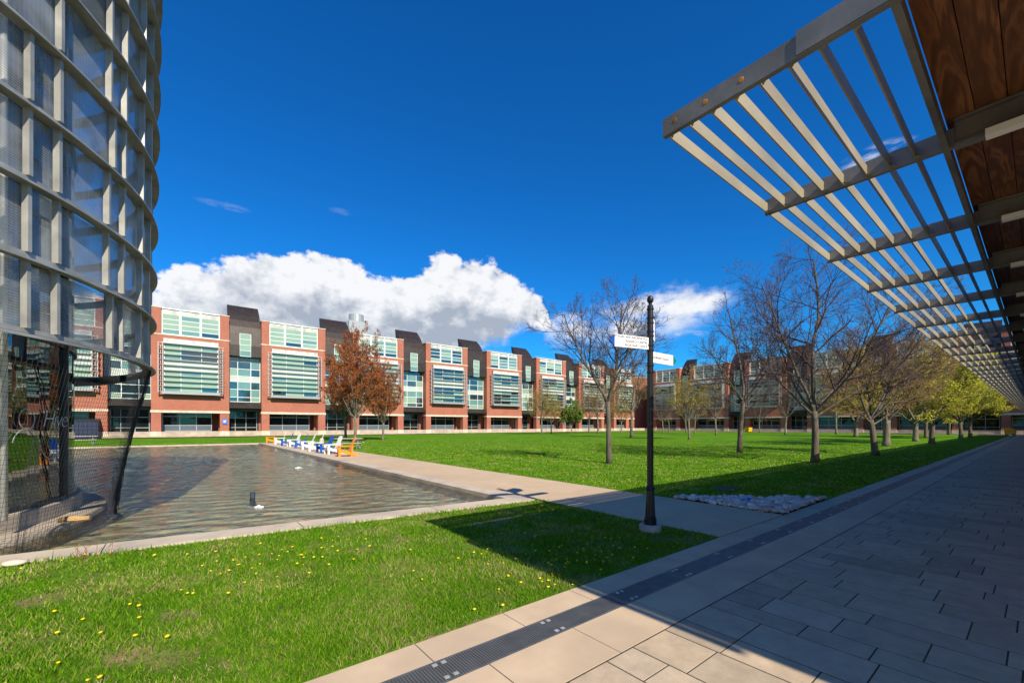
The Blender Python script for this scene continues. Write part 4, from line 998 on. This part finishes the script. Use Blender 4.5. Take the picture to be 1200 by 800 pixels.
# coppery maples by the picnic table
def maple(loc, seed, label, h, group='copper coloured maples left of centre'):
    r = random.Random(seed); n = 20
    L_ = [(min(1, .86 + .15 * k / n), k * 137.5, 60 - 46 * (k / n), h * (.36 + .24 * (k / n)), .42) for k in range(n)]
    L_.append((1, 0, 2, h * .74, .85)); L_ += [(1, 60 + k * 72, 14, h * .62, .5) for k in range(5)]
    return make_tree('copper_maple', label, loc, seed, h, h * .235, .17, L_, kids=(6, 5, 3), ratio=(.36, .45, .5), up=(.16, .10, .08, .05), angs_=(40, 38, 36), wob=.14, leaf='copper', nleaf=45000, lsize=.048, barkm='barkl', twm='twigw', group=group)
mA = maple(at(416, 42), 41, 'tallest copper leaved maple behind the picnic table', 11.5)
dup(mA, at(449, 48), R(120), 'smaller copper leaved maple right of the tallest one', .80)
dup(mA, at(405, 50), R(230), 'copper leaved maple with dark trunk tucked behind the tallest one', .92)
# small trees along the far buildings
def small(name, loc, seed, label, h, leaf, nleaf, group, fork=.27, twm='twigw', ls=.07, barkm='barkl', spread=1.0):
    r = random.Random(seed); n = 9
    L_ = [(min(1, .9 + .1 * k / n), k * 137.5, 62 - 40 * (k / n), h * .44 * spread * r.uniform(.8, 1.1), .42) for k in range(n)] + [(1, 0, 3, h * .60, .8)]
    return make_tree(name, label, loc, seed, h, h * fork, h * .014, L_, kids=(8, 6, 4), ratio=(.5, .5, .5), up=(.10, .06, .05, .04), leaf=leaf, nleaf=nleaf, lsize=ls, barkm=barkm, twm=twm, group=group, rmin=.008)
GF = 'small trees along the far buildings'
sB = small('bare_tree', at(740, 56), 51, 'bare brown tree with pale mossy trunk just left of the signpost, far across the lawn', 13.5, 'ochre', 2500, GF)
sY = small('budding_tree', at(635, 76), 52, 'thin yellow green tree in front of the brick bays right of centre', 10.5, 'yellow', 5000, GF)
sG = small('leafy_tree', at(670, 80), 53, 'low round bright green tree left of the forked tree', 7.0, 'green', 7000, GF, .25, ls=.12)
sN = small('bare_tree', at(839, 70), 54, 'slender bare tree between the signpost and the mossy trunk tree', 10.5, None, 0, GF, twm='twig')
dup(sY, at(646, 84), R(90), 'thin yellow tree just right of the first thin yellow green tree', .8)
dup(sB, at(701, 84), R(120), 'wide ochre tree partly behind the forked tree trunk', 1.0)
dup(sY, at(728, 88), R(200), 'yellow tree behind the bare brown tree with mossy trunk', .9)
dup(sB, at(690, 92), R(250), 'ochre tree by the brick pier behind the forked tree', .85)
dup(sY, at(807.6, 50), R(10), 'small golden budded tree right of the signpost', .88)
dup(sN, at(777, 84), R(60), 'bare tree close behind the right side of the signpost', .85)
dup(sN, at(784, 88), R(130), 'bare tree with yellow trunk against the brick bay right of the signpost', .85)
dup(sN, at(804, 92), R(30), 'thin bare tree behind the small golden budded tree', .95)
dup(sN, at(814, 86), R(190), 'bare tree just right of the small golden budded tree', .95)
dup(sN, at(920.5, 76), R(260), 'bare tree by the brick pier left of the largest bare tree', 1.15)
dup(sY, at(980, 78), R(300), 'yellow budded tree right of the largest bare tree, near the building', 1.15)
dup(sN, at(890, 98), R(340), 'bare tree in the shade of the building behind the mossy trunk tree', .9)

# ------------------------------------------------------------------ grass blades and flowers
def in_lawn(x, y):
    near = (y > 3.035) & (y < yo(x) - .01) & (x < 6.40)
    quad = (x > 8.97) & (y > 3.05) & (y < 72) & ((x + y * 1.1) > 15.1)
    far = (x < 8.9) & (y > PY1 + .5) & (y < 70)
    return near | quad | far
rng = np.random.default_rng(12)
def scatter(n, d0, d1):
    az_ = rng.uniform(R(-16), R(93), n); d = d0 * (d1 / d0) ** rng.random(n); x = d * np.sin(az_); y = d * np.cos(az_); k = in_lawn(x, y); return x[k], y[k], d[k]
gx, gy, gd_ = scatter(820000, 3.0, 52)
thin = np.sin(gx * 2.9 + 2 * np.sin(gy * 2.1 + gx)) * np.sin(gy * 3.7 + 1.7 * np.sin(gx * 1.9)) + .35 * np.sin(gx * 9 + gy * 7)
kp = (rng.random(len(gx)) < np.where(thin > .55, .28, .9)) & ((gy > 3.30) | (gx > 7) | (rng.random(len(gx)) < .45 + (gy - 3.03) * 1.5)); gx, gy, gd_ = gx[kp], gy[kp], gd_[kp]
n = len(gx); th = rng.uniform(0, 2 * math.pi, n); wv = .0035 * np.clip(gd_ / 4, 1, 6) * rng.uniform(.6, 1.4, n); hh = np.clip(rng.normal(.034, .013, n), .010, .08)
pat = np.sin(gx * 1.7 + 1.3 * np.sin(gy * 1.1)) * np.sin(gy * 2.3 + gx * .7) ; hh *= 1 + .28 * pat
edge = np.exp(-((yo(gx) - gy) / .12) ** 2) * (gx < 6.4); hh *= 1 + .6 * edge
lean = rng.uniform(.1, 1.1, n) * hh; la = rng.uniform(0, 2 * math.pi, n)
V = np.zeros((n, 3, 3), np.float32)
V[:, 0, 0] = gx - np.cos(th) * wv; V[:, 0, 1] = gy - np.sin(th) * wv; V[:, 1, 0] = gx + np.cos(th) * wv; V[:, 1, 1] = gy + np.sin(th) * wv
V[:, 2, 0] = gx + np.cos(la) * lean; V[:, 2, 1] = gy + np.sin(la) * lean; V[:, 2, 2] = hh
me = bpy.data.meshes.new('grass'); me.vertices.add(n * 3); me.vertices.foreach_set('co', V.ravel()); me.loops.add(n * 3); me.loops.foreach_set('vertex_index', np.arange(n * 3, dtype=np.int32))
me.polygons.add(n); me.polygons.foreach_set('loop_start', np.arange(0, n * 3, 3, dtype=np.int32)); me.update(calc_edges=True)
at2 = me.attributes.new('rnd', 'FLOAT', 'FACE'); at2.data.foreach_set('value', rng.random(n).astype(np.float32))
m = bpy.data.materials.new('grass_blades'); nt, N, L, P = nodes_of(m); P.inputs['Roughness'].default_value = .8; P.inputs['Specular IOR Level'].default_value = .15
at3 = N.new('ShaderNodeAttribute'); at3.attribute_name = 'rnd'; cr = N.new('ShaderNodeValToRGB'); e = cr.color_ramp.elements
e[0].color = (.055, .17, .003, 1); e[1].color = (.46, .40, .16, 1)
for p_, c_ in ((.5, (.115, .29, .004)), (.84, (.21, .38, .010)), (.94, (.34, .40, .05))): qq = e.new(p_); qq.color = (*c_, 1)
tc = N.new('ShaderNodeTexCoord'); no = N.new('ShaderNodeTexNoise'); no.inputs['Scale'].default_value = 1.1; no.inputs['Detail'].default_value = 6; L.new(tc.outputs['Object'], no.inputs['Vector'])
mr = N.new('ShaderNodeMapRange'); mr.inputs[1].default_value = .46; mr.inputs[2].default_value = .74; mr.inputs[4].default_value = .50; L.new(no.outputs['Fac'], mr.inputs[0])
ad = N.new('ShaderNodeMath'); ad.operation = 'ADD'; ad.use_clamp = True; L.new(at3.outputs['Fac'], ad.inputs[0]); L.new(mr.outputs[0], ad.inputs[1]); L.new(ad.outputs[0], cr.inputs[0]); L.new(cr.outputs[0], P.inputs['Base Color'])
t = N.new('ShaderNodeBsdfTranslucent'); L.new(cr.outputs[0], t.inputs[0]); mx = N.new('ShaderNodeMixShader'); mx.inputs[0].default_value = .35; L.new(P.outputs[0], mx.inputs[1]); L.new(t.outputs[0], mx.inputs[2]); L.new(mx.outputs[0], N['Material Output'].inputs['Surface'])
me.materials.append(m); o = bpy.data.objects.new('grass', me); COL.objects.link(o); tag(o, 'bright green mown lawn grass of the near strip and the quad', 'grass', kind='stuff')

M['dand'] = mat('dandelion_yellow', (.85, .62, .0), .6, var=.12); M['stem'] = mat('flower_stem', (.20, .30, .05), .7)
def flower_mesh():
    b = MB(); b.tube([(0, 0, 0), (.004, 0, .045)], .0025, 4, 1)
    b.lathe([(.004, .044), (.018, .050), (.021, .056), (.014, .063), (.002, .065)], 10, (.004, 0), 0)
    me = b.build('dandelion', [M['dand'], M['stem']]); return me
f0 = flower_mesh(); tag(f0, 'small yellow dandelion flower open in the green lawn', 'flower', 'yellow dandelions dotted over the lawns')
fx, fy, fd = scatter(3800, 3.3, 40); dens = np.sin(fx * 1.1 + .5) * np.sin(fy * 1.3) + rng.normal(0, .5, len(fx)); k = dens > np.where(fd < 9, .62, .1); fx, fy, fd = fx[k], fy[k], fd[k]
idx = np.argsort(fd); fx, fy, fd = fx[idx], fy[idx], fd[idx]
for i in range(min(300, len(fx))):
    o = f0 if i == 0 else f0.copy()
    if i: COL.objects.link(o)
    s_ = rng.uniform(.5, .85); o.location = (float(fx[i]), float(fy[i]), 0); o.rotation_euler = (rng.uniform(-.2, .2), rng.uniform(-.2, .2), rng.uniform(0, 6)); o.scale = (s_ * 1.0, s_ * 1.0, s_)
b = MB()
for i in range(300, len(fx)):
    s_ = rng.uniform(.8, 1.2); x, y = float(fx[i]), float(fy[i]); b.lathe([(.02 * s_, .05), (.026 * s_, .056), (.004, .068)], 6, (x, y))
if len(b.f): o = b.build('dandelions', M['dand']); tag(o, 'scatter of tiny far dandelions across the quad lawn', 'flowers', kind='stuff')
# dead weed stalks at the coping
b = MB(); r_ = random.Random(2); p0 = G(98, 655)
for k in range(16):
    x = p0.x + r_.uniform(-.25, .3); y = p0.y + r_.uniform(-.06, .03); h_ = r_.uniform(.10, .22); b.tube([(x, y, 0), (x + r_.uniform(-.03, .03), y, h_ * .6), (x + r_.uniform(-.06, .06), y + r_.uniform(-.03, .03), h_)], [.003, .0025, .004], 4)
o = b.build('dead_weeds', mat('dry_red_brown_stalk', (.30, .13, .07), .8)); tag(o, 'tuft of dry reddish weed stalks beside the pool coping', 'weeds')
